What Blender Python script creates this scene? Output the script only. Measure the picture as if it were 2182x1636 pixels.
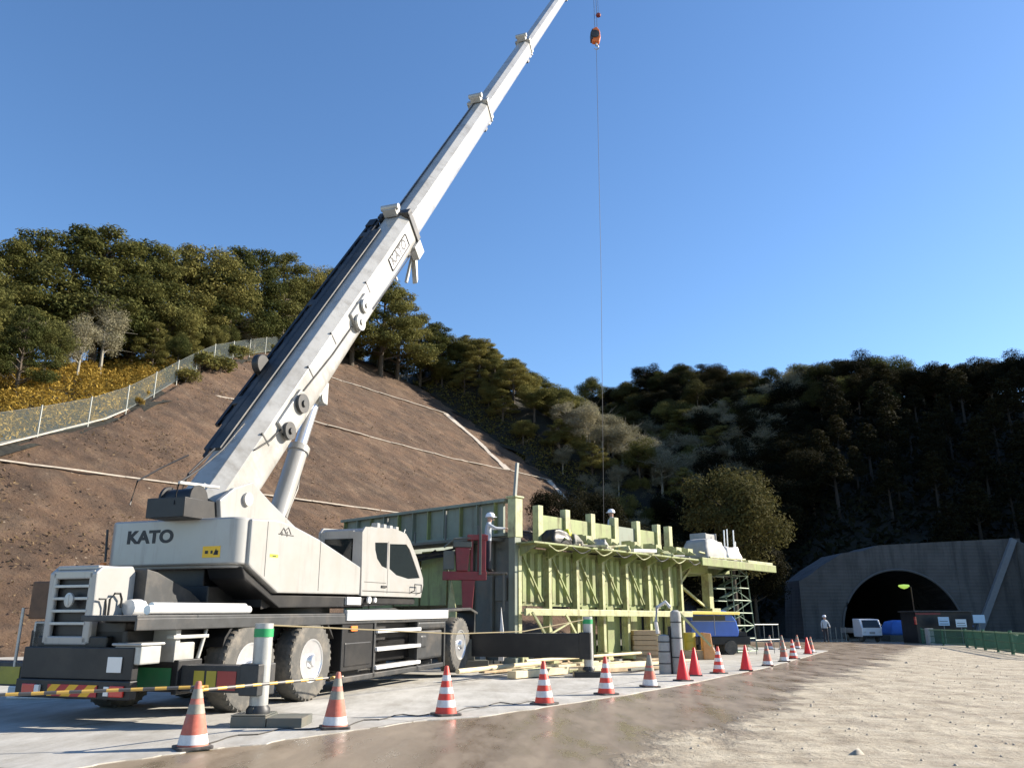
import bpy, math, random
import numpy as np
from mathutils import Vector, Matrix
SC = bpy.context.scene
for o in list(bpy.data.objects): bpy.data.objects.remove(o)

# ---------------------------------------------------------------- camera, sky, sun, exposure
PITCH = math.radians(16.5); FPX = 1712.0; CAMH = 1.35
cd = bpy.data.cameras.new('camera'); cam = bpy.data.objects.new('camera', cd); SC.collection.objects.link(cam)
cam.location = (0, 0, CAMH); cam.rotation_euler = (math.radians(90) + PITCH, 0, 0)
cd.sensor_width = 36; cd.lens = FPX / 2182 * 36; cd.clip_end = 3000; cd.clip_start = 0.1
SC.camera = cam
SUN_EL = math.radians(27); SUN_AZ = math.atan2(0.976, 0.25)      # azimuth clockwise from +Y
W = bpy.data.worlds.new('World'); SC.world = W; W.use_nodes = True
wn = W.node_tree; bg = wn.nodes['Background']
sky = wn.nodes.new('ShaderNodeTexSky'); sky.sky_type = 'NISHITA'; sky.sun_disc = False
sky.sun_elevation = SUN_EL; sky.sun_rotation = SUN_AZ
sky.air_density = 1.0; sky.dust_density = 0.2; sky.ozone_density = 3.0
hs = wn.nodes.new('ShaderNodeHueSaturation'); hs.inputs['Saturation'].default_value = 1.13; hs.inputs['Value'].default_value = 1.14; hs.inputs['Hue'].default_value = .503
wn.links.new(sky.outputs[0], hs.inputs['Color']); wn.links.new(hs.outputs[0], bg.inputs[0]); bg.inputs[1].default_value = 0.085
sl = bpy.data.lights.new('sun', 'SUN'); sun = bpy.data.objects.new('sun', sl); SC.collection.objects.link(sun)
sl.energy = 5.0; sl.angle = math.radians(0.53); sl.color = (1.0, 0.905, 0.765)
sd = Vector((math.sin(SUN_AZ) * math.cos(SUN_EL), math.cos(SUN_AZ) * math.cos(SUN_EL), math.sin(SUN_EL)))
sun.rotation_euler = sd.to_track_quat('Z', 'Y').to_euler(); sun.location = (60, 10, 60)
SC.view_settings.view_transform = 'Standard'; SC.view_settings.look = 'None'
SC.view_settings.exposure = 1.2; SC.view_settings.gamma = 1.0
SC.cycles.max_bounces = 6; SC.cycles.transparent_max_bounces = 12

rnd = random.Random(7)
_F = np.array([0, math.cos(PITCH), math.sin(PITCH)]); _U = np.array([0, -math.sin(PITCH), math.cos(PITCH)])
def ray(px, py): return _F + np.array([1., 0, 0]) * (px - 1091) / FPX + _U * (818 - py) / FPX
def at(px, py, Y):
    d = ray(px, py); return np.array([0, 0, CAMH]) + d * (Y / d[1])
def gnd(px, py, z=0.0):
    d = ray(px, py); return np.array([0, 0, CAMH]) + d * ((z - CAMH) / d[2])

# ---------------------------------------------------------------- mesh helpers
class MB:
    def __init__(s): s.v = []; s.f = []
    def add(s, vs, fs):
        b = len(s.v); s.v += [tuple(map(float, p)) for p in vs]; s.f += [tuple(i + b for i in f) for f in fs]; return s
    def box(s, x0, x1, y0, y1, z0, z1):
        return s.add([(x0,y0,z0),(x1,y0,z0),(x1,y1,z0),(x0,y1,z0),(x0,y0,z1),(x1,y0,z1),(x1,y1,z1),(x0,y1,z1)],
                     [(0,3,2,1),(4,5,6,7),(0,1,5,4),(1,2,6,5),(2,3,7,6),(3,0,4,7)])
    def bar(s, p, q, w, h=None):
        h = h or w; p = Vector(p); q = Vector(q); d = (q - p).normalized()
        up = Vector((0, 0, 1)) if abs(d.z) < .9 else Vector((1, 0, 0))
        a = d.cross(up).normalized() * w / 2; b = a.cross(d).normalized() * h / 2
        vs = [p - a - b, p + a - b, p + a + b, p - a + b, q - a - b, q + a - b, q + a + b, q - a + b]
        return s.add(vs, [(0,1,2,3),(7,6,5,4),(0,4,5,1),(1,5,6,2),(2,6,7,3),(3,7,4,0)])
    def prism(s, poly, axis, lo, hi):           # poly in the two other axes
        n = len(poly)
        def P(c, t):
            if axis == 'y': return (c[0], t, c[1])
            if axis == 'x': return (t, c[0], c[1])
            return (c[0], c[1], t)
        vs = [P(c, lo) for c in poly] + [P(c, hi) for c in poly]
        return s.add(vs, [tuple(range(n)), tuple(range(2 * n - 1, n - 1, -1))] + [(i, i + n, (i + 1) % n + n, (i + 1) % n) for i in range(n)])
    def tube(s, pts, r, n=10, r2=None, cap=True):
        pts = [Vector(p) for p in pts]; m = len(pts); r2 = r if r2 is None else r2; vs = []; fs = []
        for i, p in enumerate(pts):
            d = (pts[min(i + 1, m - 1)] - pts[max(i - 1, 0)]).normalized()
            up = Vector((0, 0, 1)) if abs(d.z) < .9 else Vector((1, 0, 0))
            a = d.cross(up).normalized(); b = a.cross(d).normalized(); rr = r + (r2 - r) * i / max(1, m - 1)
            for k in range(n):
                t = 2 * math.pi * k / n; vs.append(p + a * rr * math.cos(t) + b * rr * math.sin(t))
        for i in range(m - 1):
            for k in range(n):
                fs.append((i*n + k, i*n + (k+1) % n, (i+1)*n + (k+1) % n, (i+1)*n + k))
        if cap: fs += [tuple(range(n - 1, -1, -1)), tuple(range((m-1)*n, m*n))]
        return s.add(vs, fs)
    def lathe(s, prof, c=(0, 0, 0), axis='z', n=28, sx=1, sy=1):   # prof: (radius, height along axis)
        vs = []; fs = []
        for r, h in prof:
            for k in range(n):
                t = 2 * math.pi * k / n; x = r * math.cos(t) * sx; y = r * math.sin(t) * sy
                p = (x, y, h) if axis == 'z' else ((x, h, y) if axis == 'y' else (h, x, y))
                vs.append((p[0] + c[0], p[1] + c[1], p[2] + c[2]))
        for i in range(len(prof) - 1):
            for k in range(n):
                fs.append((i*n + k, i*n + (k+1) % n, (i+1)*n + (k+1) % n, (i+1)*n + k))
        if prof[0][0] > 1e-4: fs.append(tuple(range(n - 1, -1, -1)))
        if prof[-1][0] > 1e-4: fs.append(tuple(range((len(prof)-1)*n, len(prof)*n)))
        return s.add(vs, fs)
    def build(s, name, mat, parent=None, bevel=0, smooth=False, loc=None):
        me = bpy.data.meshes.new(name); me.from_pydata(s.v, [], s.f)
        import bmesh
        b = bmesh.new(); b.from_mesh(me); bmesh.ops.recalc_face_normals(b, faces=b.faces); b.to_mesh(me); b.free()
        me.materials.append(mat); o = bpy.data.objects.new(name, me); SC.collection.objects.link(o)
        if parent: o.parent = parent
        if loc is not None: o.location = loc
        if bevel:
            m = o.modifiers.new('bevel', 'BEVEL'); m.width = bevel; m.segments = 2; m.limit_method = 'ANGLE'
        if smooth:
            me.polygons.foreach_set('use_smooth', [True] * len(me.polygons)); me.set_sharp_from_angle(angle=math.radians(38))
        return o
def empty(name, loc=(0, 0, 0), rz=0, parent=None):
    o = bpy.data.objects.new(name, None); SC.collection.objects.link(o); o.location = loc; o.rotation_euler = (0, 0, rz)
    o.empty_display_size = .1
    if parent: o.parent = parent
    return o
def tag(o, label=None, cat=None, group=None, kind=None):
    if label: o['label'] = label
    if cat: o['category'] = cat
    if group: o['group'] = group
    if kind: o['kind'] = kind
    return o
def copy_tree(o, parent=None):
    c = o.copy(); SC.collection.objects.link(c); c.parent = parent
    for ch in list(o.children): copy_tree(ch, c)
    return c
def raw_mesh(name, V, Fq, mats, parent=None, midx=None, smooth=False):
    me = bpy.data.meshes.new(name); V = np.asarray(V, dtype=np.float32); Fq = np.asarray(Fq, dtype=np.int32); k = Fq.shape[1]
    me.vertices.add(len(V)); me.vertices.foreach_set('co', V.ravel())
    me.loops.add(Fq.size); me.loops.foreach_set('vertex_index', Fq.ravel())
    me.polygons.add(len(Fq)); me.polygons.foreach_set('loop_start', np.arange(0, Fq.size, k, dtype=np.int32))
    me.polygons.foreach_set('loop_total', np.full(len(Fq), k, dtype=np.int32))
    for m in (mats if isinstance(mats, (list, tuple)) else [mats]): me.materials.append(m)
    if midx is not None: me.polygons.foreach_set('material_index', np.asarray(midx, dtype=np.int32))
    if smooth: me.polygons.foreach_set('use_smooth', np.ones(len(Fq), dtype=bool))
    me.update(calc_edges=True)
    o = bpy.data.objects.new(name, me); SC.collection.objects.link(o)
    if parent: o.parent = parent
    return o
def text_mesh(name, s, size, ext, mat, M, parent, bold=0.0, sx=1.0):
    c = bpy.data.curves.new(name, 'FONT'); c.body = s; c.size = size; c.extrude = ext; c.offset = bold; c.align_x = 'CENTER'; c.align_y = 'CENTER'
    t = bpy.data.objects.new(name, c); SC.collection.objects.link(t)
    bpy.context.view_layer.update()
    me = bpy.data.meshes.new_from_object(t.evaluated_get(bpy.context.evaluated_depsgraph_get()))
    bpy.data.objects.remove(t); me.materials.clear(); me.materials.append(mat)
    me.transform(M @ Matrix.Diagonal((sx, 1, 1, 1)))
    o = bpy.data.objects.new(name, me); SC.collection.objects.link(o); o.parent = parent
    return o

# ---------------------------------------------------------------- materials
def mat(name, col, rough=.6, metal=0, var=.0, scale=3, bump=0, bscale=30, dirt=None, dirt_amt=0.5, dscale=1.2, spec=None, trans=0, coat=0, coords='Object', detail=6, bdist=.02):
    m = bpy.data.materials.new(name); m.use_nodes = True; nt = m.node_tree; N = nt.nodes; L = nt.links
    p = N['Principled BSDF']; p.inputs['Base Color'].default_value = (*col, 1); p.inputs['Roughness'].default_value = rough; p.inputs['Metallic'].default_value = metal
    if coat: p.inputs['Coat Weight'].default_value = coat; p.inputs['Coat Roughness'].default_value = .15
    if var or bump or dirt:
        tc = N.new('ShaderNodeTexCoord'); src = tc.outputs[coords]
    last = None
    if var:
        n = N.new('ShaderNodeTexNoise'); n.inputs['Scale'].default_value = scale; n.inputs['Detail'].default_value = detail; n.inputs['Roughness'].default_value = .65; L.new(src, n.inputs['Vector'])
        r = N.new('ShaderNodeValToRGB'); r.color_ramp.elements[0].position = .3; r.color_ramp.elements[1].position = .7
        r.color_ramp.elements[0].color = (*[c * (1 - var) for c in col], 1); r.color_ramp.elements[1].color = (*[min(1, c * (1 + var)) for c in col], 1)
        L.new(n.outputs[0], r.inputs[0]); last = r.outputs[0]; L.new(last, p.inputs['Base Color'])
    if dirt:
        n = N.new('ShaderNodeTexNoise'); n.inputs['Scale'].default_value = dscale; n.inputs['Detail'].default_value = 8; n.inputs['Roughness'].default_value = .7; L.new(src, n.inputs['Vector'])
        r = N.new('ShaderNodeValToRGB'); r.color_ramp.elements[0].position = .48; r.color_ramp.elements[1].position = .7
        r.color_ramp.elements[0].color = (0, 0, 0, 1); r.color_ramp.elements[1].color = (dirt_amt,) * 3 + (1,)
        L.new(n.outputs[0], r.inputs[0]); mx = N.new('ShaderNodeMix'); mx.data_type = 'RGBA'
        L.new(r.outputs[0], mx.inputs[0])
        if last: L.new(last, mx.inputs[6])
        else: mx.inputs[6].default_value = (*col, 1)
        mx.inputs[7].default_value = (*dirt, 1); L.new(mx.outputs[2], p.inputs['Base Color'])
    if bump:
        n = N.new('ShaderNodeTexNoise'); n.inputs['Scale'].default_value = bscale; n.inputs['Detail'].default_value = 8; L.new(src, n.inputs['Vector'])
        b = N.new('ShaderNodeBump'); b.inputs['Strength'].default_value = bump; b.inputs['Distance'].default_value = bdist; L.new(n.outputs[0], b.inputs['Height']); L.new(b.outputs[0], p.inputs['Normal'])
    return m
def grime(m, col=(.13, .11, .085), amt=.6, sc=5.0, zs=.12, lo=.55, hi=.75):
    nt = m.node_tree; N = nt.nodes; L = nt.links; p = N['Principled BSDF']; tc = N.new('ShaderNodeTexCoord'); mp = N.new('ShaderNodeMapping'); mp.inputs['Scale'].default_value = (1, 1, zs); L.new(tc.outputs['Object'], mp.inputs['Vector'])
    n = N.new('ShaderNodeTexNoise'); n.inputs['Scale'].default_value = sc; n.inputs['Detail'].default_value = 10; n.inputs['Roughness'].default_value = .7; L.new(mp.outputs[0], n.inputs['Vector'])
    r = N.new('ShaderNodeValToRGB'); r.color_ramp.elements[0].position = lo; r.color_ramp.elements[1].position = hi; r.color_ramp.elements[0].color = (0, 0, 0, 1); r.color_ramp.elements[1].color = (amt,) * 3 + (1,); L.new(n.outputs[0], r.inputs[0])
    mx = N.new('ShaderNodeMix'); mx.data_type = 'RGBA'; L.new(r.outputs[0], mx.inputs[0]); src = p.inputs['Base Color'].links[0].from_socket if p.inputs['Base Color'].links else None
    if src: L.new(src, mx.inputs[6])
    else: mx.inputs[6].default_value = p.inputs['Base Color'].default_value
    mx.inputs[7].default_value = (*col, 1); L.new(mx.outputs[2], p.inputs['Base Color'])
    ad = N.new('ShaderNodeMath'); ad.operation = 'MULTIPLY_ADD'; ad.inputs[1].default_value = .4; ad.inputs[2].default_value = p.inputs['Roughness'].default_value; L.new(r.outputs[0], ad.inputs[0]); L.new(ad.outputs[0], p.inputs['Roughness'])
    return m
def leaf_mat(name, c1, c2, scale=.6):
    m = bpy.data.materials.new(name); m.use_nodes = True; nt = m.node_tree; N = nt.nodes; L = nt.links
    p = N['Principled BSDF']; p.inputs['Roughness'].default_value = .85; p.inputs['Specular IOR Level'].default_value = .08
    tc = N.new('ShaderNodeTexCoord'); n = N.new('ShaderNodeTexNoise'); n.inputs['Scale'].default_value = scale; n.inputs['Detail'].default_value = 4; L.new(tc.outputs['Object'], n.inputs['Vector'])
    oi = N.new('ShaderNodeObjectInfo'); ad = N.new('ShaderNodeMath'); ad.operation = 'MULTIPLY_ADD'; ad.inputs[1].default_value = .5; ad.inputs[2].default_value = -.25; L.new(oi.outputs['Random'], ad.inputs[0])
    ad2 = N.new('ShaderNodeMath'); L.new(n.outputs[0], ad2.inputs[0]); L.new(ad.outputs[0], ad2.inputs[1])
    g = N.new('ShaderNodeNewGeometry'); ad3 = N.new('ShaderNodeMath'); ad3.operation = 'MULTIPLY_ADD'; ad3.inputs[1].default_value = .35; L.new(g.outputs['Random Per Island'], ad3.inputs[0]); L.new(ad2.outputs[0], ad3.inputs[2])
    r = N.new('ShaderNodeValToRGB'); r.color_ramp.elements[0].position = .35; r.color_ramp.elements[1].position = .95
    r.color_ramp.elements[0].color = (*c1, 1); r.color_ramp.elements[1].color = (*c2, 1); L.new(ad3.outputs[0], r.inputs[0]); L.new(r.outputs[0], p.inputs['Base Color'])
    t = N.new('ShaderNodeBsdfTranslucent'); L.new(r.outputs[0], t.inputs[0]); mx = N.new('ShaderNodeMixShader'); mx.inputs[0].default_value = .25
    L.new(p.outputs[0], mx.inputs[1]); L.new(t.outputs[0], mx.inputs[2]); L.new(mx.outputs[0], N['Material Output'].inputs[0])
    return m
M = {}
M['white'] = mat('crane_paint', (.345, .34, .325), .28, 0, var=.05, scale=1.3, dirt=(.30, .26, .2), dirt_amt=.35, dscale=.9, coat=.4)
M['boom'] = mat('boom_paint', (.39, .385, .365), .3, .0, var=.08, scale=1.5, dirt=(.2, .18, .15), dirt_amt=.6, dscale=1.0, coat=.3)
M['lgrey'] = mat('light_grey_metal', (.42, .42, .4), .4, .3, var=.12, scale=4, dirt=(.2, .17, .13), dirt_amt=.5)
M['dgrey'] = mat('dark_grey_steel', (.038, .04, .042), .5, .2, var=.25, scale=4, dirt=(.14, .12, .1), dirt_amt=.6)
M['black'] = mat('black_steel', (.012, .012, .013), .45, .1, var=.3, scale=5, dirt=(.055, .048, .04), dirt_amt=.5)
M['tyre'] = mat('tyre_rubber', (.085, .082, .075), .85, 0, var=.2, scale=5, dirt=(.22, .19, .15), dirt_amt=.8, dscale=2.5, bump=.2, bscale=40)
M['silver'] = mat('silver_alloy', (.72, .72, .72), .28, .75, var=.08, scale=6)
M['steps'] = mat('aluminium_step', (.78, .78, .77), .35, .3, var=.06, scale=8)
M['glass'] = mat('cab_glass', (.015, .02, .022), .05, 0, spec=1)
M['red'] = mat('red_steel', (.22, .025, .03), .5, 0, var=.2, scale=3, dirt=(.12, .06, .05), dirt_amt=.5)
M['green_paint'] = mat('green_paint', (.03, .19, .07), .5, 0, var=.15, scale=3, dirt=(.1, .12, .08), dirt_amt=.5)
M['yellow_paint'] = mat('yellow_paint', (.42, .34, .04), .5, 0, var=.12, scale=3, dirt=(.2, .15, .08), dirt_amt=.5)
M['redpanel'] = mat('red_paint', (.36, .05, .04), .5, 0, var=.12, scale=3, dirt=(.2, .1, .08), dirt_amt=.4)
M['sign_yellow'] = mat('sign_yellow', (.85, .5, .02), .5)
M['ink'] = mat('black_ink', (.012, .012, .014), .5)
M['lampred'] = mat('tail_lamp_red', (.55, .03, .02), .2, coat=.8)
M['lampwhite'] = mat('lamp_white', (.7, .7, .68), .2, coat=.8)
M['orange'] = mat('orange_paint', (.75, .2, .03), .45)
M['rust'] = mat('rust_brown_box', (.12, .065, .035), .7, 0, var=.3, scale=4)
M['cone_red'] = mat('cone_red', (.72, .06, .035), .55, 0, var=.1, scale=8, dirt=(.3, .16, .12), dirt_amt=.4, dscale=6)
M['cone_bright'] = mat('cone_bright_red', (.85, .03, .03), .45, 0, var=.06, scale=8)
M['cone_faded'] = mat('cone_faded_red', (.5, .13, .085), .7, 0, var=.2, scale=8, dirt=(.3, .25, .2), dirt_amt=.7, dscale=5)
M['cone_white'] = mat('cone_white_band', (.72, .7, .68), .5, 0, var=.1, scale=9, dirt=(.4, .32, .26), dirt_amt=.5, dscale=7)
M['cone_grey'] = mat('cone_grey_band', (.27, .25, .2), .6, 0, var=.2, scale=9)
M['rubber'] = mat('rubber_base', (.05, .045, .045), .8, 0, var=.2, dirt=(.2, .18, .15), dirt_amt=.7, dscale=5)
M['fgreen'] = mat('formwork_green', (.235, .275, .105), .55, 0, var=.16, scale=1.1, dirt=(.18, .15, .09), dirt_amt=.8, dscale=1.3, bump=.15, bscale=8)
M['fpale'] = mat('formwork_pale_green', (.42, .435, .225), .55, 0, var=.2, scale=2.5, dirt=(.2, .16, .10), dirt_amt=.85, dscale=2.6)
M['fdull'] = mat('formwork_dull_green', (.2, .23, .18), .55, 0, var=.12, scale=1.2, dirt=(.16, .14, .1), dirt_amt=.6, dscale=.9)
M['fdark'] = mat('formwork_dark_steel', (.10, .105, .09), .6, 0, var=.2, scale=2, dirt=(.17, .13, .09), dirt_amt=.6)
M['wood'] = mat('site_timber', (.42, .31, .19), .8, 0, var=.25, scale=3, dirt=(.2, .15, .1), dirt_amt=.5)
M['woodpale'] = mat('pale_timber', (.62, .52, .33), .75, 0, var=.18, scale=3, dirt=(.3, .22, .14), dirt_amt=.5)
M['conc'] = mat('concrete_light', (.42, .41, .38), .85, 0, var=.15, scale=1.2, bump=.2, bscale=20)
M['greypipe'] = mat('grey_wrapped_pipe', (.33, .33, .31), .7, 0, var=.2, scale=3, dirt=(.2, .18, .15), dirt_amt=.6)
M['blue'] = mat('blue_machine', (.06, .16, .6), .35, 0, var=.1, coat=.4)
M['tarpblue'] = mat('blue_tarp', (.05, .16, .5), .6, var=.1)
M['tarpwhite'] = mat('white_bag', (.62, .6, .58), .7, 0, var=.12, bump=.3, bscale=5)
M['sheetgrey'] = mat('grey_sheet', (.3, .3, .29), .7, 0, var=.12, bump=.3, bscale=4)
M['skin'] = mat('skin', (.45, .27, .2), .6)
M['bark'] = mat('bark', (.09, .07, .05), .9, 0, var=.3, scale=4, bump=.4, bscale=12)
M['barkdark'] = mat('dark_bark', (.03, .025, .02), .9, 0, var=.3, scale=4)
M['barkpale'] = mat('pale_bark', (.27, .25, .2), .9, 0, var=.25, scale=4)
M['rope'] = mat('rope', (.22, .18, .10), .8)
M['wire'] = mat('steel_wire', (.03, .03, .035), .5, .5)
M['hook'] = mat('hook_orange', (.7, .17, .04), .5, 0, var=.1)
M['gfence'] = mat('green_fence_paint', (.03, .12, .07), .5, 0, var=.2, scale=3)
M['post'] = mat('galvanised_post', (.22, .23, .21), .5, .3, var=.1)
M['cloth_pale'] = mat('pale_shirt', (.42, .46, .5), .8)
M['cloth_dark'] = mat('dark_trousers', (.03, .03, .04), .85)
M['helmet'] = mat('white_helmet', (.75, .76, .8), .35)
M['helmetblue'] = mat('blue_band', (.02, .06, .4), .4)

grime(M['white'], (.15, .13, .105), .5, 4.5, .10); grime(M['boom'], (.14, .125, .10), .6, 3.0, .3, .52, .72); grime(M['fgreen'], (.10, .075, .045), .75, 4.0, .12, .52, .7); grime(M['fpale'], (.14, .10, .06), .7, 5.0, .15, .52, .7); grime(M['fdull'], (.09, .075, .05), .6, 4.0, .12)
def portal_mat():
    m = mat('portal_concrete', (.098, .094, .09), .9, 0, var=.16, scale=.5, dirt=(.06, .058, .055), dirt_amt=.5, dscale=.35)  # base colour darkened to carry the shade on the portal
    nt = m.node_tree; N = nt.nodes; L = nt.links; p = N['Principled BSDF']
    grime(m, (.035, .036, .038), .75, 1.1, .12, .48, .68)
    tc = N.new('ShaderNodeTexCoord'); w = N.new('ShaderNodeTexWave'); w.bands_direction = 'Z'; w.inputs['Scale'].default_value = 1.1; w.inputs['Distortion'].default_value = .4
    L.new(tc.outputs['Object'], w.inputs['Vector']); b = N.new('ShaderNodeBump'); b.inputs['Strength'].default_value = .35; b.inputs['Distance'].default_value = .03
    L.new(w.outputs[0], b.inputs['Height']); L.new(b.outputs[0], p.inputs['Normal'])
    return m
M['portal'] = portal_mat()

def stripes_mat(name, c1, c2, freq, axis=0, slant=0):
    m = bpy.data.materials.new(name); m.use_nodes = True; nt = m.node_tree; N = nt.nodes; L = nt.links; p = N['Principled BSDF']; p.inputs['Roughness'].default_value = .5
    tc = N.new('ShaderNodeTexCoord'); s = N.new('ShaderNodeSeparateXYZ'); L.new(tc.outputs['Object'], s.inputs[0])
    a = N.new('ShaderNodeMath'); a.operation = 'MULTIPLY_ADD'; L.new(s.outputs[2], a.inputs[0]); a.inputs[1].default_value = slant; L.new(s.outputs[axis], a.inputs[2])
    f = N.new('ShaderNodeMath'); f.operation = 'MULTIPLY'; f.inputs[1].default_value = freq; L.new(a.outputs[0], f.inputs[0])
    g = N.new('ShaderNodeMath'); g.operation = 'FRACT'; L.new(f.outputs[0], g.inputs[0]); h = N.new('ShaderNodeMath'); h.operation = 'GREATER_THAN'; h.inputs[1].default_value = .5; L.new(g.outputs[0], h.inputs[0])
    mx = N.new('ShaderNodeMix'); mx.data_type = 'RGBA'; L.new(h.outputs[0], mx.inputs[0]); mx.inputs[6].default_value = (*c1, 1); mx.inputs[7].default_value = (*c2, 1); L.new(mx.outputs[2], p.inputs['Base Color'])
    return m
M['chevron'] = stripes_mat('chevron_board', (.75, .4, .02), (.4, .03, .03), 3.2, axis=1, slant=1.0)
M['barstripe'] = stripes_mat('yellow_black_bar', (.62, .38, .08), (.09, .085, .08), 4.0, axis=0)

# ---------------------------------------------------------------- terrain
ST = math.radians(38); B0 = np.array([-20.8, 34.0]); sv = np.array([math.sin(ST), math.cos(ST)]); nv = np.array([-math.cos(ST), math.sin(ST)])
TAN = math.tan(math.radians(35)); S_END = 83.0
BS = np.array([-60, -20, 4.4, 8.3, 13.4, 20, 22.7, 32, 42, 51, 60, 67, 73, 79, 83, 200]); BD = np.array([4, 9, 16, 19.1, 22.3, 28.9, 31.7, 41, 48.5, 54.7, 61, 64.5, 64, 61, 56, 56])
def dmax(s): return np.interp(s, BS, BD)
def T_left(X, Y):
    rx = X - B0[0]; ry = Y - B0[1]; s = rx * sv[0] + ry * sv[1]; d = rx * nv[0] + ry * nv[1]; dm = dmax(s)
    dd = np.clip(d, 0, None); h = np.minimum(dd, dm) * TAN; e = np.clip(dd - dm, 0, None)
    h = h + np.minimum(e, 25) * .40 * np.clip((45 - s) / 30, .12, 1) + np.clip(e - 25, 0, 40) * .08
    fall = np.clip(1 - (s - 96) / 45, 0, 1); up = 7.0 * np.clip((s - 83) / 6, 0, 1) * np.clip(d / 14, 0, 1)
    return np.where(s > S_END, (h + up) * fall, h)
FB = np.array([(-90, 150), (-12, 124), (8, 108), (17, 95), (24, 84), (26.5, 76.2), (45.5, 76.2), (44.5, 64), (50, 47), (66, 33), (110, 28), (260, 18)], float)
CX = np.array([-60, 0, 10, 16, 24, 35, 41, 50, 57, 63, 68, 75, 84, 94, 104, 140, 260]); CZ = np.array([22, 40, 50, 54, 54.5, 53, 49, 42, 36.5, 33.5, 32, 31.5, 31.5, 36, 54, 75, 75])
def T_right(X, Y):
    X = np.asarray(X, float); Y = np.asarray(Y, float); shp = np.broadcast(X, Y).shape; x = np.broadcast_to(X, shp).ravel(); y = np.broadcast_to(Y, shp).ravel()
    dist = np.full(x.shape, 1e9)
    for i in range(len(FB) - 1):
        a = FB[i]; b = FB[i + 1]; ab = b - a; t = np.clip(((x - a[0]) * ab[0] + (y - a[1]) * ab[1]) / (ab @ ab), 0, 1)
        dist = np.minimum(dist, np.hypot(x - a[0] - t * ab[0], y - a[1] - t * ab[1]))
    poly = list(FB) + [np.array((260, 420.)), np.array((-60, 420.))]; ins = np.zeros(x.shape, bool); j = len(poly) - 1
    for i in range(len(poly)):
        xi, yi = poly[i]; xj, yj = poly[j]
        c = ((yi > y) != (yj > y)) & (x < (xj - xi) * (y - yi) / ((yj - yi) + 1e-9) + xi); ins ^= c; j = i
    cz = np.interp(x, CX, CZ) * (1 + .03 * np.sin(x * .21) + .03 * np.sin(y * .17 + x * .1))
    cz = cz - 30 * np.clip((y - 118) / 20, 0, 1) * np.clip((x - 80) / 10, 0, 1)
    h = np.where(ins, np.where(dist < 8, dist * 1.1, 8.8 + (dist - 8) * .72), 0)
    k = 6.0; h = np.where(h > cz - k, cz - k * np.exp(-np.clip(h - (cz - k), 0, 200) / k), h); h = np.clip(h, 0, None)
    return h.reshape(shp)
def T(X, Y):
    return np.maximum(T_left(np.asarray(X, float), np.asarray(Y, float)), T_right(X, Y))
def T1(x, y): return float(T(np.array([x]), np.array([y]))[0])
def sd2xy(s, d): return B0[0] + sv[0] * s + nv[0] * d, B0[1] + sv[1] * s + nv[1] * d
NR = np.random.RandomState(3)
def vnoise(X, Y, f, seed=0):
    r = np.random.RandomState(seed); out = 0
    for k in range(5):
        a = r.uniform(0, 6.28); g = f * (1.9 ** k); out = out + np.sin((X * math.cos(a) + Y * math.sin(a)) * g + r.uniform(0, 6)) * np.sin((X * -math.sin(a) + Y * math.cos(a)) * g * 1.1 + r.uniform(0, 6)) / (1.7 ** k)
    return out

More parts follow.
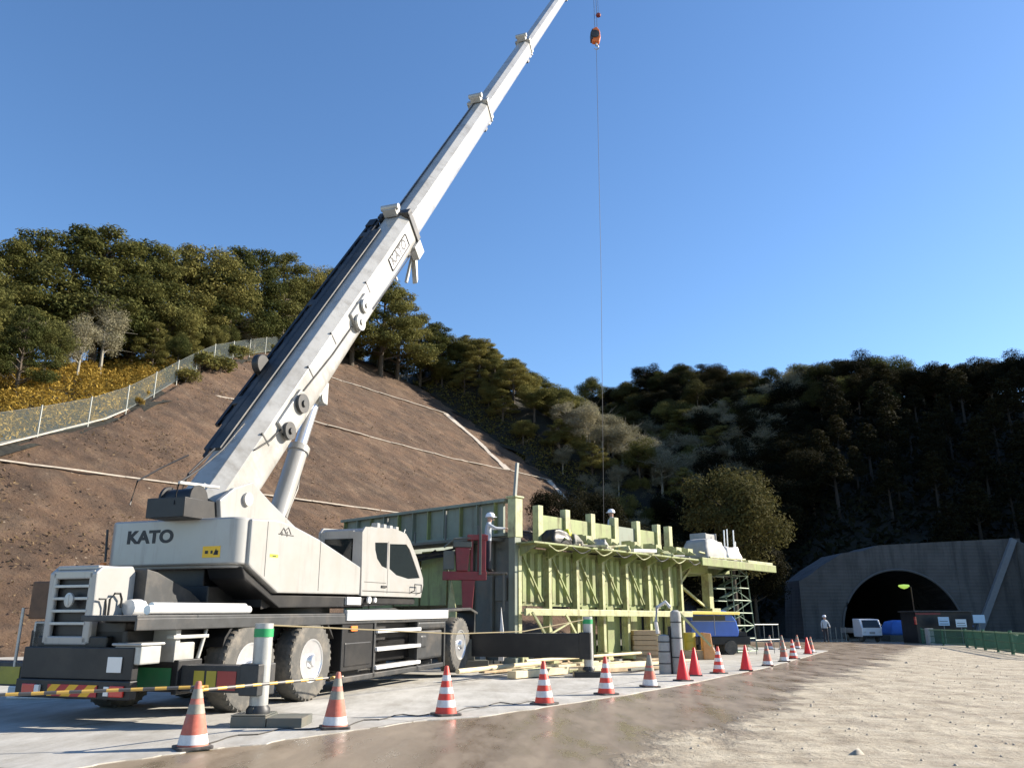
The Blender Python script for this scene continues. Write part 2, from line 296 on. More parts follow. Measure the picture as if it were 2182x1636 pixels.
soil = mat('forest_floor', (.016, .015, .009), .95, 0, var=.4, scale=.3, bump=.6, bscale=2, coords='Object', bdist=.3)
g_mat = mat('site_dirt', (.22, .19, .15), .9, 0, var=.25, scale=.25, dirt=(.30, .28, .25), dirt_amt=.8, dscale=.5, bump=.4, bscale=6, bdist=.05)
def slope_mat():
    m = mat('brown_cut_slope', (.092, .054, .031), .95, 0, var=.45, scale=.13, dirt=(.155, .105, .068), dirt_amt=.75, dscale=.42, detail=14)
    m.name = 'brown_cut_slope'
    nt = m.node_tree; N = nt.nodes; L = nt.links; p = N['Principled BSDF']; tc = N.new('ShaderNodeTexCoord')
    n = N.new('ShaderNodeTexNoise'); n.inputs['Scale'].default_value = .8; n.inputs['Detail'].default_value = 14; n.inputs['Roughness'].default_value = .75; L.new(tc.outputs['Object'], n.inputs['Vector'])
    # rain runnels down the slope and pale stones
    mp = N.new('ShaderNodeMapping'); mp.inputs['Rotation'].default_value = (0, 0, math.radians(38)); mp.inputs['Scale'].default_value = (.45, 1.0, .5); L.new(tc.outputs['Object'], mp.inputs['Vector'])
    n3 = N.new('ShaderNodeTexNoise'); n3.inputs['Scale'].default_value = .9; n3.inputs['Detail'].default_value = 10; L.new(mp.outputs[0], n3.inputs['Vector'])
    n4 = N.new('ShaderNodeTexNoise'); n4.inputs['Scale'].default_value = 3.2; n4.inputs['Detail'].default_value = 6; L.new(tc.outputs['Object'], n4.inputs['Vector'])
    r3 = N.new('ShaderNodeValToRGB'); r3.color_ramp.elements[0].position = .38; r3.color_ramp.elements[0].color = (.72, .72, .72, 1); r3.color_ramp.elements[1].position = .62; r3.color_ramp.elements[1].color = (1.15, 1.13, 1.1, 1); L.new(n3.outputs[0], r3.inputs[0])
    r4 = N.new('ShaderNodeValToRGB'); r4.color_ramp.elements[0].position = .68; r4.color_ramp.elements[0].color = (0, 0, 0, 1); r4.color_ramp.elements[1].position = .74; r4.color_ramp.elements[1].color = (.7, .7, .7, 1); L.new(n4.outputs[0], r4.inputs[0])
    src_ = p.inputs['Base Color'].links[0].from_socket; mu = N.new('ShaderNodeMix'); mu.data_type = 'RGBA'; mu.blend_type = 'MULTIPLY'; mu.inputs[0].default_value = 1; L.new(src_, mu.inputs[6]); L.new(r3.outputs[0], mu.inputs[7])
    m4 = N.new('ShaderNodeMix'); m4.data_type = 'RGBA'; L.new(r4.outputs[0], m4.inputs[0]); L.new(mu.outputs[2], m4.inputs[6]); m4.inputs[7].default_value = (.36, .29, .21, 1); L.new(m4.outputs[2], p.inputs['Base Color'])
    b = N.new('ShaderNodeBump'); b.inputs['Strength'].default_value = .9; b.inputs['Distance'].default_value = .42; L.new(n.outputs[0], b.inputs['Height']); L.new(b.outputs[0], p.inputs['Normal'])
    return m
# ground sheet to the horizon
MB().add([(-900, -120, -.03), (900, -120, -.03), (900, 1600, -.03), (-900, 1600, -.03)], [(0, 1, 2, 3)]).build('ground', g_mat)['kind'] = 'structure'
# hills (one heightfield; holes where it is flat, where the cut face lies and inside the tunnel bore)
def grid_obj(name, xs, ys, zf, mt, keep):
    XX, YY = np.meshgrid(xs, ys, indexing='ij'); ZZ = zf(XX, YY); V = np.stack([XX, YY, ZZ], -1).reshape(-1, 3); n = len(ys)
    I, J = np.meshgrid(np.arange(len(xs) - 1), np.arange(n - 1), indexing='ij'); I = I.ravel(); J = J.ravel()
    q = np.stack([I * n + J, (I + 1) * n + J, (I + 1) * n + J + 1, I * n + J + 1], 1); c = V[q].mean(1); q = q[keep(c, V[q])]
    return raw_mesh(name, V, q, mt, smooth=True)
def hill_keep(c, q):
    rx = c[:, 0] - B0[0]; ry = c[:, 1] - B0[1]; s = rx * sv[0] + ry * sv[1]; d = rx * nv[0] + ry * nv[1]
    cut = (s > -58) & (s < S_END - 1) & (d > -2) & (d < dmax(s) - 1.0)
    flat = q[:, :, 2].max(1) < .02
    bore = ((q[:, :, 0] - 33.65) ** 2 + (q[:, :, 2] - .5) ** 2 < 5.2 ** 2).any(1) & (c[:, 1] < 90) & (c[:, 1] > 73) & (c[:, 0] > 28.9) & (c[:, 0] < 38.4)
    cut &= T_left(c[:, 0], c[:, 1]) >= T_right(c[:, 0], c[:, 1]) - .3
    return ~(cut | flat | bore)
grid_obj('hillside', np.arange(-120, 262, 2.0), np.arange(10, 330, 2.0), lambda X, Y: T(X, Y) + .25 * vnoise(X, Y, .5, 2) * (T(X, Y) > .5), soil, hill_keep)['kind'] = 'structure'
# the brown cut face, in (s, d) coordinates
ss = np.arange(-60, S_END + .1, .7); tt = np.linspace(0, 1, 90)
SS, TT = np.meshgrid(ss, tt, indexing='ij'); DD = -1 + TT * (dmax(SS) + 1.6)
CXX = B0[0] + sv[0] * SS + nv[0] * DD; CYY = B0[1] + sv[1] * SS + nv[1] * DD
CZZ = np.clip(DD, -1, None) * TAN + .10 * vnoise(CXX, CYY, .9, 5) + .05 * vnoise(CXX, CZ[0] + CYY, 2.3, 9) - .35 * (TT > .97)
Vc = np.stack([CXX, CYY, CZZ], -1).reshape(-1, 3); n = len(tt)
I, J = np.meshgrid(np.arange(len(ss) - 1), np.arange(n - 1), indexing='ij'); I = I.ravel(); J = J.ravel()
tag(raw_mesh('cut_slope', Vc, np.stack([I * n + J, (I + 1) * n + J, (I + 1) * n + J + 1, I * n + J + 1], 1), slope_mat(), smooth=True), kind='structure')

# concrete apron (left) and wet road / dry yard (right)
def apron_mat():
    m = mat('pale_concrete_apron', (.45, .44, .41), .8, 0, var=.12, scale=.6, dirt=(.29, .265, .225), dirt_amt=.7, dscale=.35, bump=.15, bscale=25)
    nt = m.node_tree; N = nt.nodes; L = nt.links; p = N['Principled BSDF']; tc = N.new('ShaderNodeTexCoord')
    mp = N.new('ShaderNodeMapping'); mp.inputs['Rotation'].default_value = (0, 0, math.radians(29)); L.new(tc.outputs['Object'], mp.inputs['Vector'])
    br = N.new('ShaderNodeTexBrick'); br.offset = 0; br.inputs['Scale'].default_value = 1; br.inputs['Brick Width'].default_value = 3.6; br.inputs['Row Height'].default_value = 5.0; br.inputs['Mortar Size'].default_value = .018; br.inputs['Color1'].default_value = (1, 1, 1, 1); br.inputs['Color2'].default_value = (.92, .92, .92, 1); br.inputs['Mortar'].default_value = (.45, .42, .38, 1); L.new(mp.outputs[0], br.inputs['Vector'])
    src_ = p.inputs['Base Color'].links[0].from_socket
    n7 = N.new('ShaderNodeTexNoise'); n7.inputs['Scale'].default_value = 2.2; n7.inputs['Detail'].default_value = 12; n7.inputs['Roughness'].default_value = .75; mp7 = N.new('ShaderNodeMapping'); mp7.inputs['Rotation'].default_value = (0, 0, math.radians(29)); mp7.inputs['Scale'].default_value = (1, .25, 1); L.new(tc.outputs['Object'], mp7.inputs['Vector']); L.new(mp7.outputs[0], n7.inputs['Vector'])
    r7 = N.new('ShaderNodeValToRGB'); r7.color_ramp.elements[0].position = .38; r7.color_ramp.elements[0].color = (.78, .76, .72, 1); r7.color_ramp.elements[1].position = .58; r7.color_ramp.elements[1].color = (1.05, 1.04, 1.02, 1); L.new(n7.outputs[0], r7.inputs[0])
    m1 = N.new('ShaderNodeMix'); m1.data_type = 'RGBA'; m1.blend_type = 'MULTIPLY'; m1.inputs[0].default_value = 1; L.new(src_, m1.inputs[6]); L.new(br.outputs[0], m1.inputs[7])
    m2 = N.new('ShaderNodeMix'); m2.data_type = 'RGBA'; m2.blend_type = 'MULTIPLY'; m2.inputs[0].default_value = 1; L.new(m1.outputs[2], m2.inputs[6]); L.new(r7.outputs[0], m2.inputs[7]); L.new(m2.outputs[2], p.inputs['Base Color'])
    return m
edge = [gnd(*p)[:2] for p in [(160, 1636), (300, 1617), (430, 1598), (560, 1585), (650, 1570), (760, 1556), (890, 1537), (1020, 1528), (1160, 1507), (1330, 1481), (1500, 1450), (1640, 1421), (1700, 1404), (1765, 1386)]]
edge = [np.array((-6.6, 4.0)), np.array((-5.2, 6.4))] + edge
def wob(e, amp=.1, k=5):
    out = []
    for a, b in zip(e[:-1], e[1:]):
        for i in range(k): out.append(a + (b - a) * i / k + np.array([rnd.uniform(-amp, amp), rnd.uniform(-amp, amp) * .5]))
    return out + [e[-1]]
poly = [tuple(p) for p in wob(edge, .05)] + [(14.2, 47), (-9.5, 47.5), (-24, 29.0), (-60, -18), (-60, -40), (-7, -40)]
MB().prism(poly, 'z', -.02, .012).build('concrete_apron', apron_mat())['kind'] = 'structure'
def road_mat():
    m = bpy.data.materials.new('wet_mud_and_dry_rubble'); m.use_nodes = True; nt = m.node_tree; N = nt.nodes; L = nt.links; p = N['Principled BSDF']
    tc = N.new('ShaderNodeTexCoord'); O = tc.outputs['Object']
    def noise(sc, det=8, ro=.6, vec=O):
        n = N.new('ShaderNodeTexNoise'); n.inputs['Scale'].default_value = sc; n.inputs['Detail'].default_value = det; n.inputs['Roughness'].default_value = ro; L.new(vec, n.inputs['Vector']); return n.outputs[0]
    def math_(op, a, b, c=None):
        n = N.new('ShaderNodeMath'); n.operation = op
        for i, v in enumerate((a, b, c)):
            if v is None: continue
            if isinstance(v, (int, float)): n.inputs[i].default_value = v
            else: L.new(v, n.inputs[i])
        return n.outputs[0]
    def ramp(v, stops):
        r = N.new('ShaderNodeValToRGB'); e = r.color_ramp.elements
        while len(e) < len(stops): e.new(.5)
        for k, (a, c) in enumerate(stops): e[k].position = a; e[k].color = (*c, 1) if isinstance(c, tuple) else (c, c, c, 1)
        L.new(v, r.inputs[0]); return r.outputs[0]
    # stretched coordinates along the haul road
    mp = N.new('ShaderNodeMapping'); mp.inputs['Rotation'].default_value = (0, 0, math.radians(29)); mp.inputs['Scale'].default_value = (1, .28, 1); L.new(O, mp.inputs['Vector'])
    s = N.new('ShaderNodeSeparateXYZ'); L.new(O, s.inputs[0])
    c = math_('SUBTRACT', math_('MULTIPLY', math_('ADD', s.outputs[0], 4.04), .874), math_('MULTIPLY', math_('SUBTRACT', s.outputs[1], 8.49), .485))
    n1 = noise(.45, 10, .62, mp.outputs[0]); n2 = noise(1.6, 10, .68, mp.outputs[0]); n0 = noise(1.1, 9, .7)
    w = math_('ADD', c, math_('MULTIPLY', math_('SUBTRACT', n1, .5), 5.0)); w = math_('ADD', w, math_('MULTIPLY', math_('SUBTRACT', n0, .5), 3.0))
    wet = ramp(math_('DIVIDE', w, 12.0), [(.34, 0.0), (.40, 1.0)])       # 0 wet, 1 dry
    mud = ramp(n2, [(.32, (.165, .122, .078)), (.52, (.235, .18, .12)), (.68, (.29, .23, .158))])
    n5 = noise(2.6, 12, .78); n6 = math_('ADD', math_('MULTIPLY', n0, .45), math_('ADD', math_('MULTIPLY', n5, .35), math_('MULTIPLY', n2, .2)))
    dry = ramp(n6, [(.40, (.20, .16, .11)), (.46, (.32, .27, .195)), (.52, (.41, .355, .265)), (.60, (.50, .44, .335))])
    mx = N.new('ShaderNodeMix'); mx.data_type = 'RGBA'; L.new(wet, mx.inputs[0]); L.new(mud, mx.inputs[6]); L.new(dry, mx.inputs[7]); L.new(mx.outputs[2], p.inputs['Base Color'])
    wv = N.new('ShaderNodeTexWave'); wv.bands_direction = 'X'; wv.inputs['Scale'].default_value = .55; wv.inputs['Distortion'].default_value = 2.5; wv.inputs['Detail'].default_value = 4; wv.inputs['Detail Scale'].default_value = .6; L.new(mp.outputs[0], wv.inputs['Vector'])
    rut = ramp(wv.outputs[0], [(.45, (1.0, 1.0, 1.0)), (.8, (.74, .73, .72))]); mr = N.new('ShaderNodeMix'); mr.data_type = 'RGBA'; mr.blend_type = 'MULTIPLY'; mr.inputs[0].default_value = .35; L.new(mx.outputs[2], mr.inputs[6]); L.new(rut, mr.inputs[7]); L.new(mr.outputs[2], p.inputs['Base Color'])
    ro = math_('ADD', math_('MULTIPLY', ramp(n2, [(.40, .22), (.60, .55)]), 1.0), math_('MULTIPLY', wet, .5)); L.new(ro, p.inputs['Roughness'])
    hgt = math_('ADD', math_('MULTIPLY', noise(3.5, 12, .7), math_('MULTIPLY_ADD', wet, 1.0, .03)), math_('MULTIPLY', n0, math_('MULTIPLY', wet, .6)))
    b = N.new('ShaderNodeBump'); b.inputs['Strength'].default_value = .8; b.inputs['Distance'].default_value = .09; L.new(hgt, b.inputs['Height']); L.new(b.outputs[0], p.inputs['Normal'])
    return m
rm = road_mat()
MB().prism([(-60, -50), (90, -50), (90, 26), (60, 40), (40, 75), (44, 200), (24, 200), (22, 60), (-30, 60), (-60, 0)], 'z', -.025, 0).build('haul_road', rm)['kind'] = 'structure'

# pale drainage channels on the cut face
chan_m = mat('drain_concrete', (.42, .37, .31), .85, 0, var=.2, scale=2)
def channel(pts, w, label, cat='drain'):
    pts2 = []
    for a, b in zip(pts[:-1], pts[1:]):
        k = max(1, int(math.dist(a, b) / 1.5))
        for i in range(k): pts2.append((a[0] + (b[0] - a[0]) * i / k, a[1] + (b[1] - a[1]) * i / k))
    pts2.append(pts[-1]); m = MB(); P = []
    for s, d in pts2:
        x, y = sd2xy(s, d + rnd.uniform(-.12, .12)); P.append(Vector((x, y, d * TAN + .12)))
    for a, b in zip(P[:-1], P[1:]):
        ww = w * rnd.uniform(.6, 1.25); m.bar(a, b, ww, .09)
    return tag(m.build('drain_channel', chan_m), label, cat)
channel([(-20, 14.2), (4, 14.7), (36, 15.2), (82, 15.0)], .24, 'long lowest pale drain line across the brown slope behind the crane')
channel([(27.8, 32.1), (31.2, 32.4), (38, 31.5), (50, 30.6), (60, 30), (71.6, 30.4), (82, 30.2)], .24, 'middle pale drain line crossing the brown slope right of the boom')
channel([(46, 48.6), (55, 48.4), (65, 47.7), (77, 47.2)], .24, 'topmost pale drain line on the brown slope beside the boom')
channel([(77, 47.2), (74.9, 39.3), (71.6, 30.4)], .85, 'steep wide pale chute joining the upper and middle drain lines', 'chute')
channel([(81, 30.1), (79, 27), (76.4, 22), (74, 14)], .8, 'lower steep pale chute above the green formwork', 'chute')
channel([(-4, 14.6), (4.4, 16.4), (13.4, 22.7), (16, 25)], .16, 'pale kerb along the foot of the net fence at the left', 'kerb')

# ---------------------------------------------------------------- foliage
def leaves(cents, sizes, normals, r):
    n = len(cents); a = np.cross(normals, r.normal(size=(n, 3))); a /= np.linalg.norm(a, axis=1, keepdims=True) + 1e-9
    b = np.cross(normals, a); b /= np.linalg.norm(b, axis=1, keepdims=True) + 1e-9
    s = sizes[:, None]; V = np.stack([cents - a * s * .9, cents - b * s * .38 + a * s * .1, cents + a * s, cents + b * s * .42], 1).reshape(-1, 3)
    return V, np.arange(4 * n).reshape(-1, 4)
def lobe_leaves(lobes, per, size, r, flat=1.0, up=.35):
    C = []; Nn = []; S = []
    for (x, y, z, R) in lobes:
        k = int(per * (R ** 2)); d = r.normal(size=(k, 3)); d /= np.linalg.norm(d, axis=1, keepdims=True)
        rad = R * (r.uniform(.45, 1.08, (k, 1))); p = d * rad; p[:, 2] *= flat
        C.append(p + np.array([x, y, z])); nn = d * .8 + r.normal(size=(k, 3)) * .55; nn[:, 2] += up; Nn.append(nn); S.append(r.uniform(.6, 1.3, k) * size)
    C = np.concatenate(C); Nn = np.concatenate(Nn); Nn /= np.linalg.norm(Nn, axis=1, keepdims=True) + 1e-9
    return leaves(C, np.concatenate(S), Nn, r)
def hide_proto(o): pass
def make_tree(kind, seed, lm, name, bark='bark'):
    r = np.random.RandomState(seed); root = empty(name); tr = MB(); lobes = []
    H = 10.0
    if kind == 'pine':       # layered evergreen, flattened boughs
        for k in range(34):
            f = (k + r.uniform(0, 1)) / 34; z = 2.2 + 7.3 * f; R = (2.9 * (1 - f) ** .6 + .5) * r.uniform(.45, 1.0); t = k * 2.4 + r.uniform(-.5, .5)
            lobes.append((R * math.cos(t), R * math.sin(t), z, r.uniform(.75, 1.25) * (1.1 - .4 * f)))
        lobes.append((0, 0, 9.6, .6)); V, Fq = lobe_leaves(lobes, 620, .115, r, flat=.5, up=.8)
    elif kind == 'broad':
        for k in range(30):
            d = r.normal(size=3); d /= np.linalg.norm(d); q = r.uniform(.55, 1) ; lobes.append((d[0] * 2.7 * q, d[1] * 2.7 * q, 6.3 + d[2] * 2.9 * q, r.uniform(.8, 1.35)))
        V, Fq = lobe_leaves(lobes, 560, .11, r, flat=.85, up=.4)
    elif kind == 'slim':     # plantation conifer: tall stem, narrow crown high up
        for k in range(16):
            f = k / 16; t = k * 2.4; R = 1.0 * (1 - f) + .1; lobes.append((R * math.cos(t), R * math.sin(t), 5.0 + 4.8 * f, .85 - .4 * f))
        V, Fq = lobe_leaves(lobes, 420, .15, r, flat=.8, up=.2)
    elif kind == 'bare':     # grey twiggy tree with thin foliage
        for k in range(26):
            d = r.normal(size=3); d /= np.linalg.norm(d); q = r.uniform(.4, 1); lobes.append((d[0] * 2.3 * q, d[1] * 2.3 * q, 6.0 + d[2] * 3.4 * q, r.uniform(.7, 1.15)))
        V, Fq = lobe_leaves(lobes, 430, .10, r, flat=1, up=.3)
    elif kind == 'shrub':
        H = 2
        for k in range(12):
            d = r.normal(size=3); d /= np.linalg.norm(d); lobes.append((d[0] * .8, d[1] * .8, .75 + abs(d[2]) * .6, r.uniform(.4, .6)))
        V, Fq = lobe_leaves(lobes, 420, .13, r, flat=.8, up=.4)
    lean = r.uniform(-.3, .3, 2); top = H * (.93 if kind in ('pine', 'slim') else .72)
    spine = [(lean[0] * t * t, lean[1] * t * t, top * t) for t in (0, .25, .5, .75, 1)]
    tr.tube([(x, y, z - .6 if z == 0 else z) for x, y, z in spine], .035 * H * (.5 if kind == 'slim' else .62), 8, r2=.02 * (H / 10), cap=False)
    for (x, y, z, R) in lobes:
        t = max(.15, min(.95, (z - R * .9) / top)); b = Vector((lean[0] * t * t, lean[1] * t * t, top * t)); q = Vector((x, y, z)); mid = b.lerp(q, .5) + Vector((0, 0, .1))
        tr.tube([b, mid, q], .07 * H / 10 * (1.3 if kind == 'bare' else 1), 5, r2=.015, cap=False)
        if kind in ('bare',):
            for _ in range(4):
                e = q + Vector(tuple(r.normal(size=3))) * .9 + Vector((0, 0, .5)); tr.tube([mid, q.lerp(e, .4), e], .03, 4, r2=.008, cap=False)
    tr.build('trunk', M[bark], root); raw_mesh('crown', V, Fq, lm, root)
    return root
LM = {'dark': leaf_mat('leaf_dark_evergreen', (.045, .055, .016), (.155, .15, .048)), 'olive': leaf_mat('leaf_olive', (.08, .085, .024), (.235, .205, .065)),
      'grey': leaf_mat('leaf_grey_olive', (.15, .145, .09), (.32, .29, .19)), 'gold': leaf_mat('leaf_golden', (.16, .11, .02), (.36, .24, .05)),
      'deep2': leaf_mat('leaf_mid_shade', (.03, .034, .011), (.085, .077, .027)), 'deep': leaf_mat('leaf_shade_darkened', (.008, .010, .005), (.026, .023, .009))}  # deep: leaf colour darkened to hold the shade of the right hill
protos = {}
def proto(key, kind, lm, bark='bark', name='evergreen_tree', seeds=(1, 2, 3)):
    protos[key] = [(kind, s + hash_(key), LM[lm], name, bark) for s in seeds]
def hash_(k): return sum(ord(c) for c in k)
proto('pine', 'pine', 'dark', name='evergreen_tree', seeds=(1, 2, 3, 4)); proto('pineo', 'pine', 'olive', name='evergreen_tree', seeds=(1, 2))
proto('broad', 'broad', 'olive', name='broadleaf_tree', seeds=(1, 2, 3)); proto('broadd', 'broad', 'dark', name='broadleaf_tree', seeds=(1, 2))
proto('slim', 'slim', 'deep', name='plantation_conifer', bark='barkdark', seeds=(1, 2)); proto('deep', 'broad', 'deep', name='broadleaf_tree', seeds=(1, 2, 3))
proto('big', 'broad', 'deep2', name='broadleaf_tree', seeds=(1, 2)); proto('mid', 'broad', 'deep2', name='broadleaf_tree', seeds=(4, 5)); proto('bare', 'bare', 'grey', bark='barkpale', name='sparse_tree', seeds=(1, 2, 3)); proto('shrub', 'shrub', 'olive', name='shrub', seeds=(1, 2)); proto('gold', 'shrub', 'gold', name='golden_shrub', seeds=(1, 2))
built = {}
def plant(key, x, y, h, label, cat='tree', group=None, wid=1.0, z=None, idx=None):
    i = rnd.randrange(len(protos[key])) if idx is None else idx; H = 2.0 if protos[key][i][0] == 'shrub' else 10.0
    if (key, i) not in built: k, sd_, lm, nm, bk = protos[key][i]; o = make_tree(k, sd_, lm, nm, bk); built[(key, i)] = o
    else: o = copy_tree(built[(key, i)])
    o.location = (x, y, (T1(x, y) if z is None else z) - .1); s = h / H; o.scale = (s * wid, s * wid, s); o.rotation_euler = (0, 0, rnd.uniform(0, 6.28))
    tag(o, label, cat, group)
    if group is None and 'group' in o: del o['group']
    return o
count = {}
# skyline trees of the left wood: tops follow the ridge, standing behind the fence
G1 = 'trees of the sunlit wood above the brown slope'
row = [(-40, 540, 62), (30, 512, 70), (100, 486, 74), (175, 478, 78), (240, 482, 80), (305, 515, 86), (350, 518, 88), (405, 516, 92), (455, 526, 95), (505, 522, 98), (560, 528, 103), (615, 538, 108), (665, 560, 114), (712, 572, 118), (760, 588, 122), (820, 592, 126), (855, 612, 130), (900, 668, 135), (935, 684, 136), (975, 722, 137), (1015, 722, 138), (1050, 742, 139), (1100, 780, 140), (1140, 798, 141), (1190, 832, 140)]
for i, (px, py, Y) in enumerate(row):
    p = at(px, py, Y); z0 = T1(p[0], p[1]); h = max(6, min(17, p[2] - z0 + .2)); key = ['pine', 'broadd', 'pineo', 'broad'][rnd.choice([0, 0, 1, 2, 3])]
    plant(key, p[0], p[1], h, 'tall evergreen crown on the skyline of the sunlit left wood', 'tree', 'trees along the skyline of the left wood', wid=rnd.uniform(1.0, 1.35), z=p[2] - h)
# fill of the left wood
k = 0
for s in np.arange(-12, 82, 4.2):
    for e in (3.0, 8, 13.5, 20):
        if s < 22 and e < 8: continue
        q = s + rnd.uniform(-1.5, 1.5); d = float(dmax(q)) + e + rnd.uniform(-1.3, 1.3) + (4 if s < 22 else 0); x, y = sd2xy(q, d)
        sp = math.sin(q * .23 + e * .11) + rnd.uniform(-.45, .45); plant('pineo' if sp > .75 else 'broad' if sp > .25 else 'broadd' if sp > -.3 else 'pine' if sp > -.8 else 'bare', x, y, rnd.uniform(5.5, 9.5) * (.8 if e < 5 else 1), 'dense evergreen in the sunlit wood above the brown slope', 'tree', G1, wid=rnd.uniform(.95, 1.25))
        if e < 5 and rnd.random() < .7:
            x, y = sd2xy(q + 2, d - 1.0); plant('shrub', x, y, rnd.uniform(1.4, 2.6), 'low olive bush at the edge of the sunlit wood', 'bush', 'bushes at the edge of the left wood', wid=1.3)
# right end of the cut: olive to grey trees stepping down
for s in np.arange(85.5, 120, 3.6):
    for d in np.arange(4, 60, 4.2):
        q = s + rnd.uniform(-1.2, 1.2); dd = d + rnd.uniform(-1.5, 1.5)
        if s > 100 and d > 45: continue
        x, y = sd2xy(q, dd); h = rnd.uniform(6.0, 8.0) * (.72 if s < 87 else 1)
        grey = d < 36
        plant('bare' if grey and rnd.random() < .75 else rnd.choice(['broad', 'broadd', 'pineo']), x, y, h,
              'tree in the grey and olive wood right of the brown slope', 'tree', 'trees stepping down right of the brown slope', wid=rnd.uniform(1.3, 1.7))
for px, py, Y in [(1215, 838, 130), (1243, 850, 129), (1272, 870, 128), (1303, 890, 127), (1333, 918, 126), (1360, 945, 125), (1388, 966, 124), (1414, 990, 122), (1438, 1015, 120), (1460, 1048, 118),
                  (1200, 900, 124), (1232, 925, 122), (1262, 945, 121), (1295, 965, 120), (1325, 985, 118), (1355, 1005, 117), (1385, 1030, 116), (1415, 1060, 114), (1250, 1000, 117), (1290, 1020, 114), (1330, 1045, 112), (1370, 1075, 110)]:
    p = at(px, py, Y); z0 = T1(p[0], p[1]); h = max(5.5, min(11, p[2] - z0)); plant('bare' if px > 1190 and rnd.random() < .8 else 'broad', p[0], p[1], h, 'pale grey twiggy tree in the thin wood right of the brown slope', 'tree', 'pale grey trees right of the brown slope', wid=rnd.uniform(1.15, 1.5), z=p[2] - h)
# mid and right dark hill
G3 = 'trees of the dark wooded hill behind the portal'
n3 = 0
pts = []
for _ in range(9000):
    x = rnd.uniform(2, 112); y = rnd.uniform(76, 178)
    if x / y < .06 or x / y > .66 or y > 90 + 90 * min(1, max(0, (.62 - x / y) / .25)) + 25: continue
    h0 = T1(x, y)
    if h0 < 1.5 or float(T_left(np.array(x), np.array(y))) > float(T_right(x, y)) - 1 or (y < 130 and x < 14): continue
    if (x - 33.5) ** 2 < 90 and y < 88: continue
    if any((x - a) ** 2 + (y - b) ** 2 < (3.9 if y < 130 else 5.0) ** 2 for a, b in pts): continue
    pts.append((x, y))
    if len(pts) >= 290: break
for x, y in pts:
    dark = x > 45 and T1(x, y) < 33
    key = 'slim' if (x / y > .38 and T1(x, y) < 29) else rnd.choice(['mid', 'deep', 'mid', 'broadd', 'deep'] if T1(x, y) > 33 else ['deep'])  # lighter leaf mix for the sunlit upper hill, shade-darkened leaves below
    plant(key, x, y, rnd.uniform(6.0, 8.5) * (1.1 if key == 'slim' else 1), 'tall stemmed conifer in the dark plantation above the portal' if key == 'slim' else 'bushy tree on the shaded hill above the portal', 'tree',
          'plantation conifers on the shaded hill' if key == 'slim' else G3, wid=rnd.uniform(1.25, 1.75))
for i, (px, py) in enumerate([(1242, 850), (1262, 838), (1285, 832), (1308, 822), (1332, 812), (1358, 802), (1385, 795), (1412, 788), (1440, 784), (1468, 786), (1490, 790), (1512, 796), (1538, 800), (1562, 798), (1588, 812), (1612, 826), (1640, 824), (1668, 820), (1692, 806), (1716, 802), (1742, 812), (1768, 806), (1795, 796), (1822, 794), (1850, 797), (1878, 812), (1902, 800), (1930, 792), (1958, 790), (1985, 780), (2012, 776), (2040, 772), (2068, 768), (2096, 770), (2122, 762), (2150, 758), (2178, 750), (2205, 748)]):
    r_ = ray(px, py); best = None
    for Y in np.arange(95, 215, 2.0):
        p = at(px, py, Y); hh = p[2] - T1(p[0], Y)
        if best is None or abs(hh - 6.8) < abs(best[0] - 6.8): best = (hh, p, Y)
    hh, p, Y = best; h = min(9.5, max(4.5, hh))
    plant(rnd.choice(['mid', 'broadd', 'deep', 'mid']) if px < 1890 else rnd.choice(['deep', 'slim', 'slim', 'deep']), p[0], Y, h, 'bushy tree on the skyline of the dark hill at the right', 'tree', 'trees along the skyline of the dark hill', wid=rnd.uniform(1.1, 1.5), z=p[2] - h)
# shrubs, golden undergrowth, stuff
for px, py, hh, nm in [(395, 815, 1.7, 'olive bush on the slope edge left of the boom, the lower of two'), (470, 795, 2.3, 'larger dark olive bush on the slope edge left of the boom')]:
    d = ray(px, py); a = np.array([0, 0, CAMH]); N_ = np.array([-nv[0] * TAN, -nv[1] * TAN, 1.0]); t = (-(a - np.array([B0[0], B0[1], 0])) @ N_) / (d @ N_); p = a + d * t
    plant('shrub', p[0], p[1], hh, nm, 'bush', wid=1.5, z=p[2])
for px, py in [(290, 862), (305, 845)]:
    d = ray(px, py); a = np.array([0, 0, CAMH]); N_ = np.array([-nv[0] * TAN, -nv[1] * TAN, 1.0]); t = (-(a - np.array([B0[0], B0[1], 0])) @ N_) / (d @ N_); p = a + d * t
    plant('gold', p[0], p[1], .9, 'small rust coloured tuft at the foot of the net fence', 'bush', 'rust tufts by the net fence', wid=1.2, z=p[2])
def scatter(name, S, D, n, size, lm, seed, label, cat, hfun=None):
    r = np.random.RandomState(seed); s = r.uniform(*S, n); e = r.uniform(*D, n); d = (60 + e) if name == 'edge_grass' else dmax(s) + e; x = B0[0] + sv[0] * s + nv[0] * d; y = B0[1] + sv[1] * s + nv[1] * d
    z = T(x, y) + r.uniform(0, 1, n) ** 1.5 * 1.1 + .35 * vnoise(x, y, .9, 4); nn = r.normal(size=(n, 3)) * .6; nn[:, 2] += 1; nn /= np.linalg.norm(nn, axis=1, keepdims=True)
    V, Fq = leaves(np.stack([x, y, z], 1), r.uniform(.6, 1.4, n) * size, nn, r); return tag(raw_mesh(name, V, Fq, lm), kind='stuff')
scatter('golden_grass', (-14, 30), (.6, 17), 60000, .15, LM['gold'], 5, '', '')
